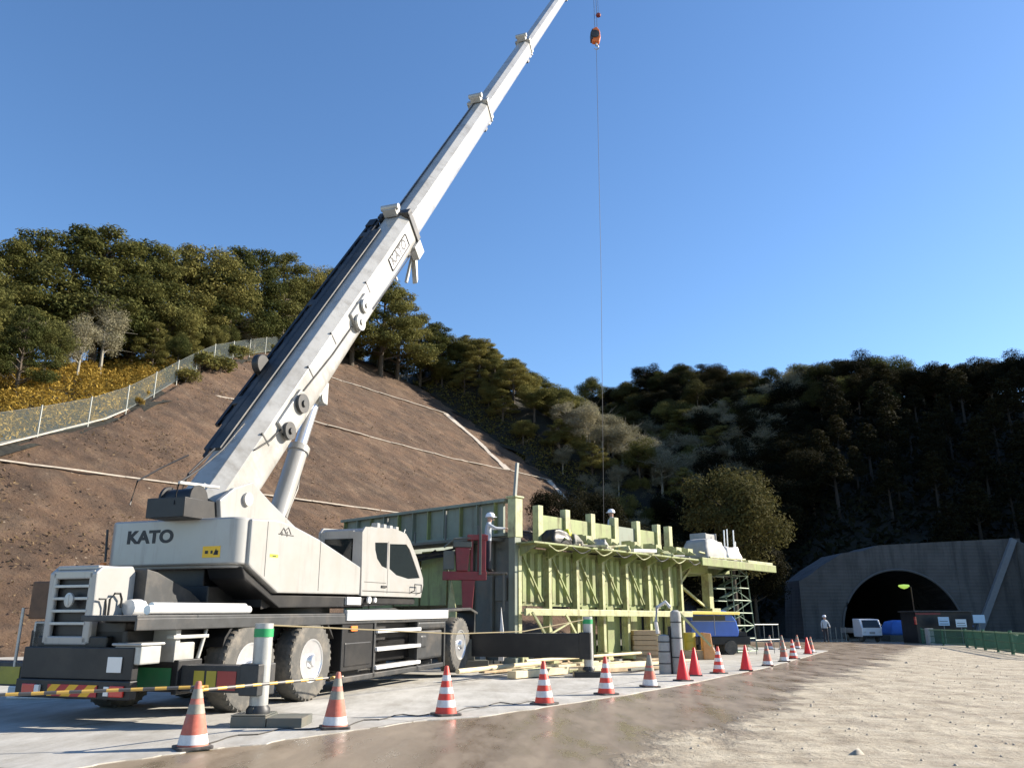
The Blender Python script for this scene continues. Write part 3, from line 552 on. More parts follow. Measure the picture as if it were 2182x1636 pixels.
r = np.random.RandomState(77); n_ = 20000; s_ = r.uniform(-30, 82, n_); d_ = r.uniform(0, 1, n_) ** .9 * (dmax(s_) - .5); x_ = B0[0] + sv[0] * s_ + nv[0] * d_; y_ = B0[1] + sv[1] * s_ + nv[1] * d_; keep_ = vnoise(x_, y_, .35, 13) + r.uniform(-.6, .6, n_) > 0; x_, y_, d_ = x_[keep_], y_[keep_], d_[keep_]; n_ = len(x_)
nn_ = r.normal(size=(n_, 3)) * .5 + np.array([.3, -.2, .9]); nn_ /= np.linalg.norm(nn_, axis=1, keepdims=True); V, Fq = leaves(np.stack([x_, y_, d_ * TAN + r.uniform(.0, .22, n_)], 1), r.uniform(.05, .17, n_), nn_, r); tag(raw_mesh('dry_slope_grass', V, Fq, leaf_mat('dry_straw', (.08, .05, .028), (.19, .135, .08))), kind='stuff')
scatter('edge_grass', (82.5, 86.5), (-52, 2), 9000, .2, LM['olive'], 8, '', '')
r = np.random.RandomState(31); nS = 1500; cS = r.uniform(4.2, 26, nS) ** 1.0; tS = r.uniform(-2, 1, nS); yy = 5.5 + 40 * r.uniform(0, 1, nS) ** 1.8; xx = -4.04 + (yy - 8.49) * .555 + r.uniform(4.6, 22, nS) * 1.0 + .4
sz = r.uniform(.006, .022, nS) * (1 + (r.uniform(0, 1, nS) > .985) * 1.8); Vs = []; Fs = []
base_v = np.array([(-1, -.8, 0), (1, -.7, 0), (.8, .9, 0), (-.9, .8, 0), (-.5, -.5, .8), (.6, -.4, .7), (.4, .5, .9), (-.5, .4, .7)]); base_f = np.array([(0, 1, 5, 4), (1, 2, 6, 5), (2, 3, 7, 6), (3, 0, 4, 7), (4, 5, 6, 7)])
for i_ in range(nS):
    an = r.uniform(0, 6.28); ca_, sa_ = math.cos(an), math.sin(an); b_ = base_v * (1 + r.uniform(-.25, .25, base_v.shape)) * sz[i_]; Vs.append(np.stack([b_[:, 0] * ca_ - b_[:, 1] * sa_ + xx[i_], b_[:, 0] * sa_ + b_[:, 1] * ca_ + yy[i_], b_[:, 2] + .001], 1)); Fs.append(base_f + 8 * i_)
tag(raw_mesh('gravel', np.concatenate(Vs), np.concatenate(Fs), mat('loose_stones', (.36, .32, .26), .9, 0, var=.35, scale=9)), kind='stuff')
scatter('undergrowth', (24, 84), (.2, 22), 22000, .25, LM['olive'], 6, '', '')
# undergrowth over the dark hills
r = np.random.RandomState(11); n = 100000; x = r.uniform(0, 110, n); y = r.uniform(62, 215, n); z = T(x, y); ok = (z > .8) & (T_right(x, y) > T_left(x, y) + .3) & ~((x > 24) & (x < 42) & (y < 82)); x, y, z = x[ok], y[ok], z[ok]; n = len(x)
nn = r.normal(size=(n, 3)) * .7; nn[:, 2] += .8; nn[:, 1] -= .4; nn /= np.linalg.norm(nn, axis=1, keepdims=True)
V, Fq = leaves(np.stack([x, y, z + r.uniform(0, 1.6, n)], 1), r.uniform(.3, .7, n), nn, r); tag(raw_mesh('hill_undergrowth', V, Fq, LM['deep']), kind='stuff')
# big round tree by the end of the formwork
big = plant('big', 17.2, 64.0, 14.2, 'big round evergreen tree standing between the formwork and the tunnel portal', 'tree', wid=.95, idx=0)
plant('deep', 13.2, 66, 9.5, 'darker round tree just left of the big evergreen tree', 'tree', wid=1.1)
plant('deep', 20.5, 70, 8.5, 'shaded bushy tree beside the left edge of the portal', 'tree', wid=1.2)
for i, (x, y, h) in enumerate([(8, 74, 8.5), (11, 80, 9.5), (5, 82, 9), (15, 78, 9), (21, 80, 7), (10, 90, 9), (16, 90, 9)]):
    plant('deep', x, y, h, 'dark tree in the shaded hollow behind the big evergreen', 'tree', 'dark trees in the hollow behind the formwork', wid=1.25)
bt = plant('bare', 45.4, 67.5, 9.0, 'bare pale branched tree over the right end of the portal', 'tree', wid=.8, idx=0)

# net fence along the slope edge
fe = tag(empty('net_fence'), 'long see-through net fence with pale posts along the top of the brown slope', 'fence')
netm = bpy.data.materials.new('blue_grey_net'); netm.use_nodes = True; _n = netm.node_tree.nodes; _l = netm.node_tree.links
_p = _n['Principled BSDF']; _p.inputs['Base Color'].default_value = (.30, .36, .36, 1); _p.inputs['Roughness'].default_value = .9; _t = _n.new('ShaderNodeBsdfTransparent'); _m = _n.new('ShaderNodeMixShader'); _m.inputs[0].default_value = .12
_l.new(_t.outputs[0], _m.inputs[1]); _l.new(_p.outputs[0], _m.inputs[2]); _l.new(_m.outputs[0], _n['Material Output'].inputs[0])
fs_ = list(np.arange(-10, 83, 4.3)); net = MB(); rail = MB()
top = []
for s in fs_:
    d = float(dmax(s)) + .15; x, y = sd2xy(s, d); z = d * TAN; top.append(Vector((x, y, z)))
    MB().tube([(x, y, z - .4), (x, y, z + 2.15)], .06, 8).build('post', M['post'], fe)
for a, b in zip(top[:-1], top[1:]):
    net.add([a, b, b + Vector((0, 0, 2.0)), a + Vector((0, 0, 2.0))], [(0, 1, 2, 3)]); rail.tube([a + Vector((0, 0, 2.03)), b + Vector((0, 0, 2.03))], .012, 5); rail.tube([a + Vector((0, 0, .1)), b + Vector((0, 0, .1))], .02, 5)
net.build('net', netm, fe); rail.build('wire', M['post'], fe)


# ---------------------------------------------------------------- tunnel portal
po = tag(empty('tunnel_portal', (0, 72, 0)), 'grey concrete tunnel portal with a dark round arch opening in the hillside', 'tunnel portal')
cxp, czp, R_ = 33.65, .5, 5.25
arch = [(cxp + R_ * math.cos(t), max(0, czp + R_ * math.sin(t))) for t in np.linspace(math.pi + .095, -.095, 41)]
arch[0] = (arch[0][0], 0); arch[-1] = (arch[-1][0], 0)
outer = [(44.9, 0), (44.3, 8.45), (38, 8.15), (32.2, 7.85), (30.9, 7.35), (29.1, 7.2), (27.0, 6.0), (25.4, 4.9), (25.0, 0)]
fw = MB(); pts_ = arch + outer; nA = len(pts_)
fw.add([(x, 0, z) for x, z in pts_] + [(x, 5, z) for x, z in pts_], [(i, (i + 1) % nA, (i + 1) % nA + nA, i + nA) for i in range(nA)])
# front face as strips between arch and outer line
def outer_at(x): xs = [25.0, 25.4, 27, 29.1, 30.9, 32.2, 38, 44.3, 44.9]; zs = [4.8, 4.9, 6, 7.2, 7.35, 7.85, 8.15, 8.45, 8.45]; return float(np.interp(x, xs, zs))
ax = [a[0] for a in arch]; base = len(fw.v)
col = []
for (x, z) in arch: col.append(((x, 0, z), (x, 0, outer_at(x))))
for (p, q), (p2, q2) in zip(col[:-1], col[1:]): fw.add([p, p2, q2, q], [(0, 1, 2, 3)])
xl = np.linspace(25.0, arch[0][0], 6); xr = np.linspace(arch[-1][0], 44.9, 8)
for xs in (xl, xr):
    for a, b in zip(xs[:-1], xs[1:]): fw.add([(a, 0, 0), (b, 0, 0), (b, 0, outer_at(b)), (a, 0, outer_at(a))], [(0, 1, 2, 3)])
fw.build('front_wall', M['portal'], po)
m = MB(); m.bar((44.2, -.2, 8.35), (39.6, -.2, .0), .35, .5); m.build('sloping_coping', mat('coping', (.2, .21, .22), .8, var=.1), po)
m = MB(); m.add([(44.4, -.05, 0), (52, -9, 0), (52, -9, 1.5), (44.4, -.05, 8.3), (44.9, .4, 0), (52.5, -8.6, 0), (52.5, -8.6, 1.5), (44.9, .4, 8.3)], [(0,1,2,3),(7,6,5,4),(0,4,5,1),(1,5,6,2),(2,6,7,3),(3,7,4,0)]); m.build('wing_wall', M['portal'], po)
m = MB(); rim = [(cxp + (R_ + k) * math.cos(t), czp + (R_ + k) * math.sin(t)) for k in (0,) for t in np.linspace(math.pi + .09, -.09, 41)]
m.tube([(x, -.02, max(.05, z)) for x, z in rim], .10, 6); m.build('arch_rim', mat('arch_edge', (.1, .1, .1), .8), po, smooth=True)
m = MB(); K = 41
for j in range(10):
    y0 = j * 4.0; y1 = y0 + 4.0
    for (x, z), (x2, z2) in zip(arch[:-1], arch[1:]): m.add([(x, y0, z), (x2, y0, z2), (x2, y1, z2), (x, y1, z)], [(0, 1, 2, 3)])
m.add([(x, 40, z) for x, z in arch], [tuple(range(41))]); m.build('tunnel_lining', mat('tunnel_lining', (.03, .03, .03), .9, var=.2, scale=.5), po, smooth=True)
#@@OBJECTS
# ---------------------------------------------------------------- mobile crane (local x forward, y towards the slope, z up)
CA = math.radians(18.6); CO = np.array([-3.6, 15.2]); cu = np.array([math.sin(CA), math.cos(CA)]); ca = np.array([-math.cos(CA), math.sin(CA)])
TILT = .014
crane = tag(empty('mobile_crane', (CO[0], CO[1], 0), math.pi / 2 - CA), 'white wheeled mobile crane with raised telescopic boom standing on its outriggers', 'crane')
crane.rotation_euler = (0, -TILT, math.pi / 2 - CA)
def L(x, y, z): return crane_m @ Vector((x, y, z))
bpy.context.view_layer.update(); crane_m = crane.matrix_world.copy()
C = crane
# carrier frame
m = MB(); m.box(-4.0, 8.9, .75, 2.0, .62, 1.22); m.box(-3.9, 8.6, .5, 2.25, 1.0, 1.3); m.box(1.0, 6.0, .25, 2.5, .5, 1.0); m.box(-.6, 1.2, .4, 2.35, 1.05, 1.5)
for x in (-1.75, 0, 7.12): m.tube([(x, .3, .69), (x, 2.45, .69)], .16, 10); m.lathe([(.0, -.32), (.25, -.25), (.33, 0), (.25, .25), (0, .32)], (x, 1.37, .7), 'y')
m.build('carrier_frame', M['black'], C, bevel=.02)
# deck plates and fenders
def arc_fender(xc, r0, r1, y0, y1, a0=12, a1=168, flat=None):
    pts = [(xc + r1 * math.cos(math.radians(t)), .69 + r1 * math.sin(math.radians(t))) for t in range(a0, a1 + 1, 12)]; q = [(xc + r0 * math.cos(math.radians(t)), .69 + r0 * math.sin(math.radians(t))) for t in range(a1, a0 - 1, -12)]
    if flat: pts = [(x, min(z, flat)) for x, z in pts]; q = [(x, min(z, flat - .04)) for x, z in q]
    return pts + q
m = MB(); m.box(-3.1, 6.2, .0, 2.75, 1.42, 1.50); m.box(-4.3, -3.1, .0, .95, 1.42, 1.50); m.box(-4.3, 6.2, -.012, .03, 1.30, 1.46)
m.build('deck', M['dgrey'], C, bevel=.012)
for y0, y1 in ((0, .5), (2.25, 2.75)):
    m = MB(); m.prism([(6.15, 1.5), (6.3, 1.58), (7.8, 1.62), (8.35, 1.50), (8.35, 1.44), (7.8, 1.55), (6.35, 1.52), (6.2, 1.44)], 'y', y0, y1)
    m.build('fender', M['dgrey'], C, bevel=.01); MB().prism([(8.05, .8), (8.12, 1.5), (8.18, 1.5), (8.11, .8)], 'y', y0, y1).build('mudguard', M['black'], C, bevel=.01)
    for xx, t0, t1 in ((.04, 25, 95), (-1.75, 85, 155)): MB().prism(arc_fender(xx, .78, .82, y0, y1, t0, t1, 1.43), 'y', y0 + .02, y1).build('fender', M['black'], C)
# silver side rail, planks on deck
m = MB(); m.box(1.15, 6.15, -.05, .04, 1.36, 1.56); m.build('side_rail', M['steps'], C, bevel=.015)
for k in range(2): MB().tube([(-4.0 + .25 * k, .12 + .16 * k, 1.57 + .04 * k), (-1.75 + .1 * k, .12 + .16 * k, 1.57 + .04 * k)], .062, 16).build('deck_tube', M['steps'], C, smooth=True)
# wheels
def wheel(x, y, side):      # side -1: rim faces the camera side
    w = empty('wheel', (x, y, 0), 0, C); zc = .69 - x * .0
    R = .685; prof = [(.34, -.17), (.36, -.19), (.56, -.205), (.64, -.19), (.675, -.15), (R, -.08), (R, .08), (.675, .15), (.64, .19), (.56, .205), (.36, .19), (.34, .17)]
    t = MB(); t.lathe(prof, (0, 0, zc), 'y', 48)
    for k in range(36):
        a = 2 * math.pi * k / 36
        for s in (-1, 1):
            c, sn = math.cos(a + s * .04), math.sin(a + s * .04); r0 = R - .035; r1 = R + .003
            p = Vector((r0 * c, s * .03, zc + r0 * sn)); q = Vector((r0 * math.cos(a + s * .04 + .05), s * .185, zc + r0 * math.sin(a + s * .04 + .05))); t.bar(p, q, .045, .05)
    t.build('tyre', M['tyre'], w, smooth=True)
    r = MB(); s = side
    r.lathe([(.345, -.17 * -s * -1), (.33, s * .15), (.30, s * .10), (.27, s * .03)], (0, 0, zc), 'y', 32)
    r.lathe([(.37, s * .178), (.375, s * .198), (.35, s * .2), (.325, s * .15)], (0, 0, zc), 'y', 32)
    r.lathe([(.345, -.1), (.345, .1)], (0, 0, zc), 'y', 24)
    r.lathe([(.31, s * .06), (.2, s * .09), (.13, s * .12), (.115, s * .22), (.09, s * .25), (0, s * .26)], (0, 0, zc), 'y', 28)
    for k in range(10):
        a = 2 * math.pi * k / 10; r.lathe([(.021, s * .07), (.021, s * .15), (0, s * .155)], (.235 * math.cos(a), 0, zc + .235 * math.sin(a)), 'y', 8)
        if k % 2 == 0: r.bar((.14 * math.cos(a), s * .12, zc + .14 * math.sin(a)), (.29 * math.cos(a), s * .085, zc + .29 * math.sin(a)), .05, .05)
    r.build('rim', M['silver'], w, smooth=True)
for x in (-1.75, 0.04, 7.12):
    wheel(x, .2, -1); wheel(x, 2.55, 1)
# boxes, tanks and steps between the axles
m = MB(); m.box(1.1, 2.35, .02, .7, .42, 1.34); m.box(1.2, 2.25, .0, .05, .5, .95); m.build('toolbox', M['black'], C, bevel=.025)
m = MB(); m.box(1.35, 1.6, -.035, .0, 1.16, 1.26); m.build('side_marker_lamp', M['orange'], C, bevel=.01)
m = MB(); m.box(4.55, 5.95, .02, .75, .45, 1.1); m.box(4.7, 5.0, .0, .1, .7, 1.0); m.box(4.5, 6.1, -.01, .3, 1.12, 1.30); m.build('fuel_tank', M['dgrey'], C, bevel=.05)
m = MB(); m.box(2.4, 4.5, .25, .7, .5, 1.3); m.box(2.5, 3.1, .12, .3, .95, 1.3); m.build('valve_box', M['black'], C, bevel=.02)
for z in (1.10, .74, .38):
    MB().box(2.42, 4.55, -.06, .16, z, z + .075).build('step', M['steps'], C, bevel=.015)
m = MB(); m.box(1.15, 6.0, .0, .1, .22, .33); m.box(1.2, 6.0, .3, .7, .24, .4); m.build('side_skirt', M['dgrey'], C, bevel=.02)
m = MB()
for x in (2.4, 4.5, 6.05): m.box(x - .04, x + .04, .0, .06, .24, 1.34)
m.build('step_bracket', M['dgrey'], C)
m = MB(); m.box(-4.1, -3.72, .05, .5, .86, 1.1); m.box(-4.14, -3.68, .02, .53, 1.1, 1.14); m.build('battery_box', M['lgrey'], C, bevel=.02)
m = MB(); m.box(-3.35, -2.95, .12, .6, .82, 1.12); m.build('air_filter_box', M['lgrey'], C, bevel=.03)
m = MB(); m.box(-3.5, -2.75, .05, .18, 1.17, 1.22); m.box(-3.4, -3.3, .1, .5, .8, 1.3); m.tube([(-2.85, .15, .85), (-2.7, .15, 1.3)], .03); m.build('rear_bracket', M['lgrey'], C, bevel=.01)
m = MB(); m.box(-3.9, -2.7, .55, 2.2, .8, 1.42); m.build('rear_engine_block', M['black'], C, bevel=.03)
# engine hood with louvres
h = empty('engine_hood', (0, 0, 0), 0, C)
m = MB(); m.prism([(-4.0, 1.1), (-4.03, 2.08), (-3.93, 2.17), (-3.35, 2.2), (-3.28, 2.1), (-3.28, 1.5), (-3.5, 1.1)], 'y', 1.05, 1.14)
m.prism([(-4.0, 1.1), (-4.03, 2.08), (-3.93, 2.17), (-3.35, 2.2), (-3.28, 2.1), (-3.28, 1.5), (-3.5, 1.1)], 'y', 1.82, 1.91)
m.box(-4.02, -3.95, 1.06, 1.19, 1.12, 2.1); m.box(-4.02, -3.95, 1.78, 1.9, 1.12, 2.1); m.box(-4.02, -3.95, 1.1, 1.86, 1.1, 1.22); m.box(-4.02, -3.95, 1.1, 1.86, 2.0, 2.12); m.box(-3.96, -3.3, 1.1, 1.86, 2.12, 2.19)
m.build('hood_shell', M['white'], h, bevel=.02)
m = MB()
for z in (1.37, 1.54, 1.71, 1.88): m.box(-4.03, -3.99, 1.16, 1.8, z, z + .04)
m.build('grille_bar', M['lgrey'], h, bevel=.006)
MB().box(-3.93, -3.32, 1.15, 1.81, 1.13, 2.1).build('radiator', M['black'], h)
m = MB(); m.lathe([(.055, -4.06), (.1, -4.05), (.1, -4.02), (.055, -4.02)], (0, 1.48, 1.71), 'x', 28, sx=.8); m.bar((-4.05, 1.48, 1.64), (-4.05, 1.48, 1.78), .03); m.build('round_emblem', M['lgrey'], h, smooth=True)
m = MB(); m.tube([(-3.78, 1.0, 1.5), (-3.78, 1.0, 1.72), (-3.72, .98, 1.8), (-3.62, .98, 1.8), (-3.56, 1.0, 1.72), (-3.56, 1.0, 1.6)], .016, 8); m.tube([(-3.98, 1.0, 1.72), (-3.88, .98, 1.72), (-3.84, 1.0, 1.62), (-3.82, 1.0, 1.3)], .014, 8); m.build('handrail', M['black'], h, smooth=True)
m = MB(); m.prism([(-3.28, 1.5), (-3.28, 2.16), (-3.05, 2.12), (-2.3, 1.86), (-1.7, 1.52), (-1.7, 1.5)], 'y', .85, 2.05); m.build('rear_cover', M['dgrey'], C, bevel=.08)
m = MB(); m.lathe([(.0, -3.5), (.12, -3.48), (.13, -3.25), (.0, -3.2)], (0, .93, 1.6), 'x', 16); m.build('air_cleaner', M['steps'], C, smooth=True)
MB().box(-3.95, -3.5, 1.94, 2.3, 1.45, 1.98).build('locker', M['rust'], C, bevel=.02)
MB().box(-3.9, -3.5, 2.0, 2.22, .95, 1.42).build('locker', M['lgrey'], C, bevel=.02)
m = MB(); m.tube([(-4.0, 2.35, .8), (-4.0, 2.35, 1.6), (-3.7, 2.35, 1.62)], .022); m.build('grab_rail', M['lgrey'], C, smooth=True)
# rear bumper, lamps, plate, chevron
m = MB(); m.box(-4.12, -4.0, .15, 2.08, .66, 1.08); m.box(-4.16, -4.02, .12, 2.1, .42, .66); m.build('rear_bumper', M['black'], C, bevel=.015)
m = MB(); m.box(-4.175, -4.165, .65, 1.5, .45, .6); m.build('chevron_board', M['chevron'], C)
for y in (.2, 1.72):
    l = MB(); l.box(-4.20, -4.16, y, y + .22, .46, .6); o = l.build('tail_lamp', M['lampred'], C, bevel=.01); MB().box(-4.205, -4.165, y + (.23 if y < 1 else -.09), y + (.31 if y < 1 else -.01), .47, .59).build('reversing_lamp', M['lampwhite'], o, bevel=.005)
MB().box(-4.14, -4.125, .32, .56, .76, .96).build('plate_lamp_panel', M['lampwhite'], C, bevel=.005)
# outriggers
XR, XF = -3.2, 8.05
def outrigger(x, s, ext, z0, z1, colours):
    yb = 0 if s < 0 else 2.75; o = empty('outrigger', (x, yb, 0), 0, C); y1 = s * ext
    b = MB(); b.box(-.17, .17, min(0, y1), max(0, y1), z0, z1); b.box(-.2, .2, min(y1 - .12, y1 + .18), max(y1 - .12, y1 + .18), z0 - .03, z1 + .03); b.build('beam', M['dgrey'] if x < 0 else M['black'], o, bevel=.015)
    for (a0, a1, mt) in colours: MB().box(-.178, -.17, min(s * a0, s * a1), max(s * a0, s * a1), z0 + .03, z1 - .07).build('colour_panel', M[mt], o)
    yj = y1 + s * .02; j = empty('jack', (0, yj, 0), 0, o)
    c_ = MB(); c_.tube([(0, 0, z0 - .32), (0, 0, 1.38)], .125, 20); c_.build('jack_cylinder', M['lgrey'], j, smooth=True)
    MB().tube([(0, 0, 1.2), (0, 0, 1.31)], .132, 20).build('green_band', mat('band_green', (.02, .3, .1), .5), j, smooth=True)
    zf = TILT * -x
    MB().tube([(0, 0, .2 + zf), (0, 0, z0 - .2)], .07, 16).build('jack_rod', M['silver'], j, smooth=True)
    f = MB(); f.lathe([(.1, .3), (.16, .22), (.16, .17), (0, .17)], (0, 0, zf), 'z', 20); f.bar((-.16, 0, .2 + zf), (.16, 0, .2 + zf), .06, .1); f.build('jack_foot', M['dgrey'], j, smooth=True)
    return L(x, yb + yj, .2 + zf)
m = MB(); m.box(-3.42, -2.98, 0, 2.75, .46, .86); m.box(-3.45, -2.95, -.03, .06, .43, .89); m.box(-3.45, -2.95, 2.69, 2.78, .43, .89); m.build('rear_outrigger_box', M['black'], C, bevel=.015)
MB().box(-3.432, -3.42, .1, .95, .5, .78).build('green_panel', M['green_paint'], C)
m = MB(); m.box(7.83, 8.27, .3, 2.45, .42, 1.02); m.build('front_outrigger_box', M['black'], C, bevel=.015)
feet = [outrigger(XR, -1, 1.2, .47, .82, [(.25, .42, 'yellow_paint'), (.46, .62, 'yellow_paint'), (.64, .95, 'redpanel')]),
        outrigger(XR, 1, 1.6, .47, .82, [(.2, .6, 'yellow_paint'), (.65, 1.1, 'redpanel')]),
        outrigger(XF, -1, 3.15, .36, .96, []), outrigger(XF, 1, 3.1, .36, .96, [])]
for i, p in enumerate(feet):
    if i == 0:
        b = MB(); b.box(-.27, .2, -.3, .3, 0, .135); b.box(.21, .68, -.3, .3, 0, .12); b.box(-.28, .19, -.28, .28, .137, .155)
        tag(b.build('jacking_pad', M['fdark'], None, bevel=.015, loc=(p.x, p.y, .012)), 'dark timber and steel pad under the near rear outrigger foot', 'pad')
    else:
        b = MB(); b.box(-.4, .35, -.3, .3, 0, .13); tag(b.build('jacking_pad', M['black'], None, bevel=.02, loc=(p.x, p.y, .012)), ['', 'pad under the far rear outrigger foot', 'small black pad under the front outrigger jack near the cones', 'pad under the far front outrigger foot'][i], 'pad')
# turntable and superstructure
m = MB(); m.tube([(.9, 1.37, 1.48), (.9, 1.37, 1.72)], 1.0, 40); m.build('slewing_ring', M['black'], C, smooth=True)
m = MB(); m.box(-2.0, 3.2, .75, 2.0, 1.6, 1.95); m.prism([(-1.3, 1.6), (-1.3, 2.3), (-2.0, 2.3), (-.9, 1.66)], 'y', .2, 2.6); m.prism([(-2.1, 2.24), (-1.2, 1.82), (4.4, 1.82), (4.4, 1.70), (1.6, 1.62), (-1.0, 1.60), (-2.0, 2.05)], 'y', .06, .75); m.box(-1.95, 2.4, .9, 1.85, 1.9, 2.9)
m.build('superstructure_frame', M['black'], C, bevel=.02)
m = MB(); m.box(1.2, 1.75, -.0, .1, 1.66, 1.81); m.build('equipment_box', M['steps'], C, bevel=.01)
# counterweight with rounded corners
def rrect(x0, x1, y0, y1, r, n=6):
    P = []
    for cx, cy, a in ((x1 - r, y1 - r, 0), (x0 + r, y1 - r, 90), (x0 + r, y0 + r, 180), (x1 - r, y0 + r, 270)):
        for k in range(n + 1): t = math.radians(a + 90 * k / n); P.append((cx + r * math.cos(t), cy + r * math.sin(t)))
    return P
cwt = MB(); cwt.prism(rrect(-2.27, -1.4, .03, 2.72, .22), 'z', 2.27, 3.02); cwt.prism(rrect(-2.20, -1.4, .1, 2.65, .2), 'z', 2.22, 2.28)
cwo = cwt.build('counterweight', M['white'], C, bevel=.03, smooth=True)
R90 = Matrix(((0, 0, -1, 0), (-1, 0, 0, 0), (0, 1, 0, 0), (0, 0, 0, 1)))
text_mesh('maker_lettering', 'KATO', .285, .004, M['ink'], Matrix.Translation((-2.272, 1.80, 2.735)) @ R90, cwo, bold=.012, sx=1.22)
o = MB().box(-2.276, -2.27, .37, .71, 2.38, 2.56).build('warning_label', M['sign_yellow'], cwo)
for i, w_ in enumerate((.05, .04, .06)): MB().box(-2.279, -2.275, .43 + .1 * i - w_ / 2, .43 + .1 * i + w_ / 2, 2.44, 2.49).build('label_mark', M['ink'], o)
MB().prism([(.40, 2.42), (.50, 2.42), (.45, 2.52)], 'x', -2.279, -2.275).build('label_mark', M['ink'], o)
m = MB(); m.box(-2.32, -2.25, 2.66, 2.74, 2.2, 2.34); m.build('marker_lamp', M['orange'], cwo, bevel=.01)
m = MB(); m.tube([(-2.25, 2.7, 2.36), (-2.25, 2.74, 2.9)], .02); m.build('pole_bracket', M['dgrey'], cwo)
# side body
body = MB(); body.prism([(-2.05, 2.27), (-2.05, 3.0), (-1.38, 3.05), (-.9, 3.01), (0, 2.83), (1.62, 2.40), (1.62, 1.86), (-1.2, 1.84), (-1.95, 2.2)], 'y', -.03, .72)
bo = body.build('side_body', M['white'], C, bevel=.03)
b = MB(); b.prism([(-2.0, 2.27), (-2.0, 3.0), (1.4, 2.6), (1.6, 1.9), (-1.2, 1.86)], 'y', 2.1, 2.75); b.build('far_side_body', M['white'], C, bevel=.03)
m = MB(); m.box(.05, .062, -.034, -.03, 1.9, 2.8); m.box(-1.62, -1.61, -.034, -.03, 2.1, 3.0); m.build('panel_seam', M['dgrey'], bo)
o = MB().box(-1.5, -1.27, -.036, -.031, 2.42, 2.47).build('small_sticker', mat('lime_sticker', (.55, .6, .03), .5), bo); MB().box(-1.44, -1.33, -.039, -.035, 2.43, 2.45).build('sticker_mark', M['ink'], o)
m = MB()
for (a, b_) in (((-1.25, 2.83), (-1.16, 2.93)), ((-1.16, 2.93), (-1.08, 2.84)), ((-1.12, 2.88), (-1.02, 2.95)), ((-1.02, 2.95), (-.93, 2.84)), ((-1.3, 2.82), (-.85, 2.82)), ((-1.2, 2.80), (-1.2, 2.86)), ((-1.05, 2.79), (-1.05, 2.88))):
    m.bar((a[0], -.033, a[1]), (b_[0], -.033, b_[1]), .012, .012)
m.build('line_emblem', M['dgrey'], bo)
# boom foot, winch
m = MB()
for y in (.72, 1.93): m.prism([(-1.85, 2.9), (-1.95, 3.35), (-1.6, 3.6), (-1.1, 3.78), (-.55, 3.5), (.6, 3.0), (1.0, 2.6), (-1.2, 2.6)], 'y', y, y + .1)
m.build('boom_foot_bracket', M['white'], C, bevel=.02)
m = MB(); m.tube([(-1.25, .66, 3.45), (-1.25, 2.1, 3.45)], .12, 20); m.build('boom_pin', M['lgrey'], C, smooth=True)
m = MB(); m.box(-2.7, -1.9, .8, 1.55, 3.0, 3.32); m.lathe([(.22, .86), (.22, .9), (.17, .9), (.17, 1.45), (.22, 1.45), (.22, 1.5)], (-2.3, 0, 3.34), 'y', 24); m.build('winch', M['black'], C, bevel=.01, smooth=True)
m = MB(); m.bar((-2.7, .95, 3.55), (-1.75, .93, 3.6), .05); m.bar((-2.2, .95, 3.3), (-2.1, .95, 3.62), .05); m.build('winch_guard', M['lgrey'], C, bevel=.01)
m = MB(); m.tube([(-2.7, 1.0, 3.2), (-2.65, 1.0, 3.55), (-2.2, 1.0, 3.85), (-1.6, 1.05, 4.3), (-1.0, 1.1, 4.9)], .018, 6); m.tube([(-2.3, 1.3, 3.3), (-2.1, 1.3, 3.8), (-1.5, 1.3, 4.35)], .02, 6); m.tube([(-2.9, 1.7, 3.2), (-2.8, 1.7, 3.6), (-2.3, 1.7, 3.9), (-1.8, 1.6, 4.2)], .014, 6); m.build('hose', M['black'], C, smooth=True)
# cab
cabp = [(1.66, 1.84), (1.6, 3.10), (1.72, 3.22), (3.05, 3.30), (3.62, 3.24), (3.85, 3.1), (4.25, 2.72), (4.6, 2.28), (4.62, 2.12), (4.5, 1.84)]
cab = empty('cab', (0, 0, 0), 0, C)
win_f = [(2.86, 2.42), (2.84, 2.95), (3.66, 3.0), (3.84, 2.9), (4.42, 2.28), (3.8, 2.24), (3.2, 2.3)]
win_r = [(2.16, 2.93), (2.74, 2.97), (2.74, 2.42), (2.5, 2.46), (2.28, 2.6), (2.18, 2.78)]
def shell_face(m, outer, holes, y0, y1):   # side wall with window openings, via fill
    import bmesh
    from mathutils.geometry import tessellate_polygon
    loops = [outer] + holes; tris = tessellate_polygon([[Vector((a, b, 0)) for a, b in l] for l in loops]); flat = [p for l in loops for p in l]; n = len(flat)
    m.add([(a, y0, b) for a, b in flat] + [(a, y1, b) for a, b in flat], [tuple(t) for t in tris] + [(t[2] + n, t[1] + n, t[0] + n) for t in tris])
    o = 0
    for l in loops:
        k = len(l); m.add([(a, y0, b) for a, b in l] + [(a, y1, b) for a, b in l], [(i, (i + 1) % k, (i + 1) % k + k, i + k) for i in range(k)]); o += k
m = MB(); shell_face(m, cabp, [win_f, win_r], -.04, .0); shell_face(m, cabp, [win_f], .95, .99)
m.box(1.62, 1.67, .0, .18, 1.86, 3.12); m.box(1.62, 1.67, .85, .95, 1.86, 3.12); m.box(1.62, 1.67, .18, .85, 1.86, 2.5); m.box(1.62, 1.67, .18, .85, 2.98, 3.14)
m.prism([(1.64, 3.12), (1.72, 3.19), (3.05, 3.27), (3.6, 3.21), (3.83, 3.08), (3.80, 3.04), (3.58, 3.16), (3.05, 3.22), (1.74, 3.14)], 'y', .0, .95)
m.prism([(4.58, 2.28), (4.60, 2.12), (4.48, 1.86), (4.42, 1.86), (4.54, 2.12), (4.52, 2.28)], 'y', .0, .95); m.box(1.66, 4.46, 0, .95, 1.85, 1.9)
m.build('cab_shell', M['white'], cab, smooth=False)
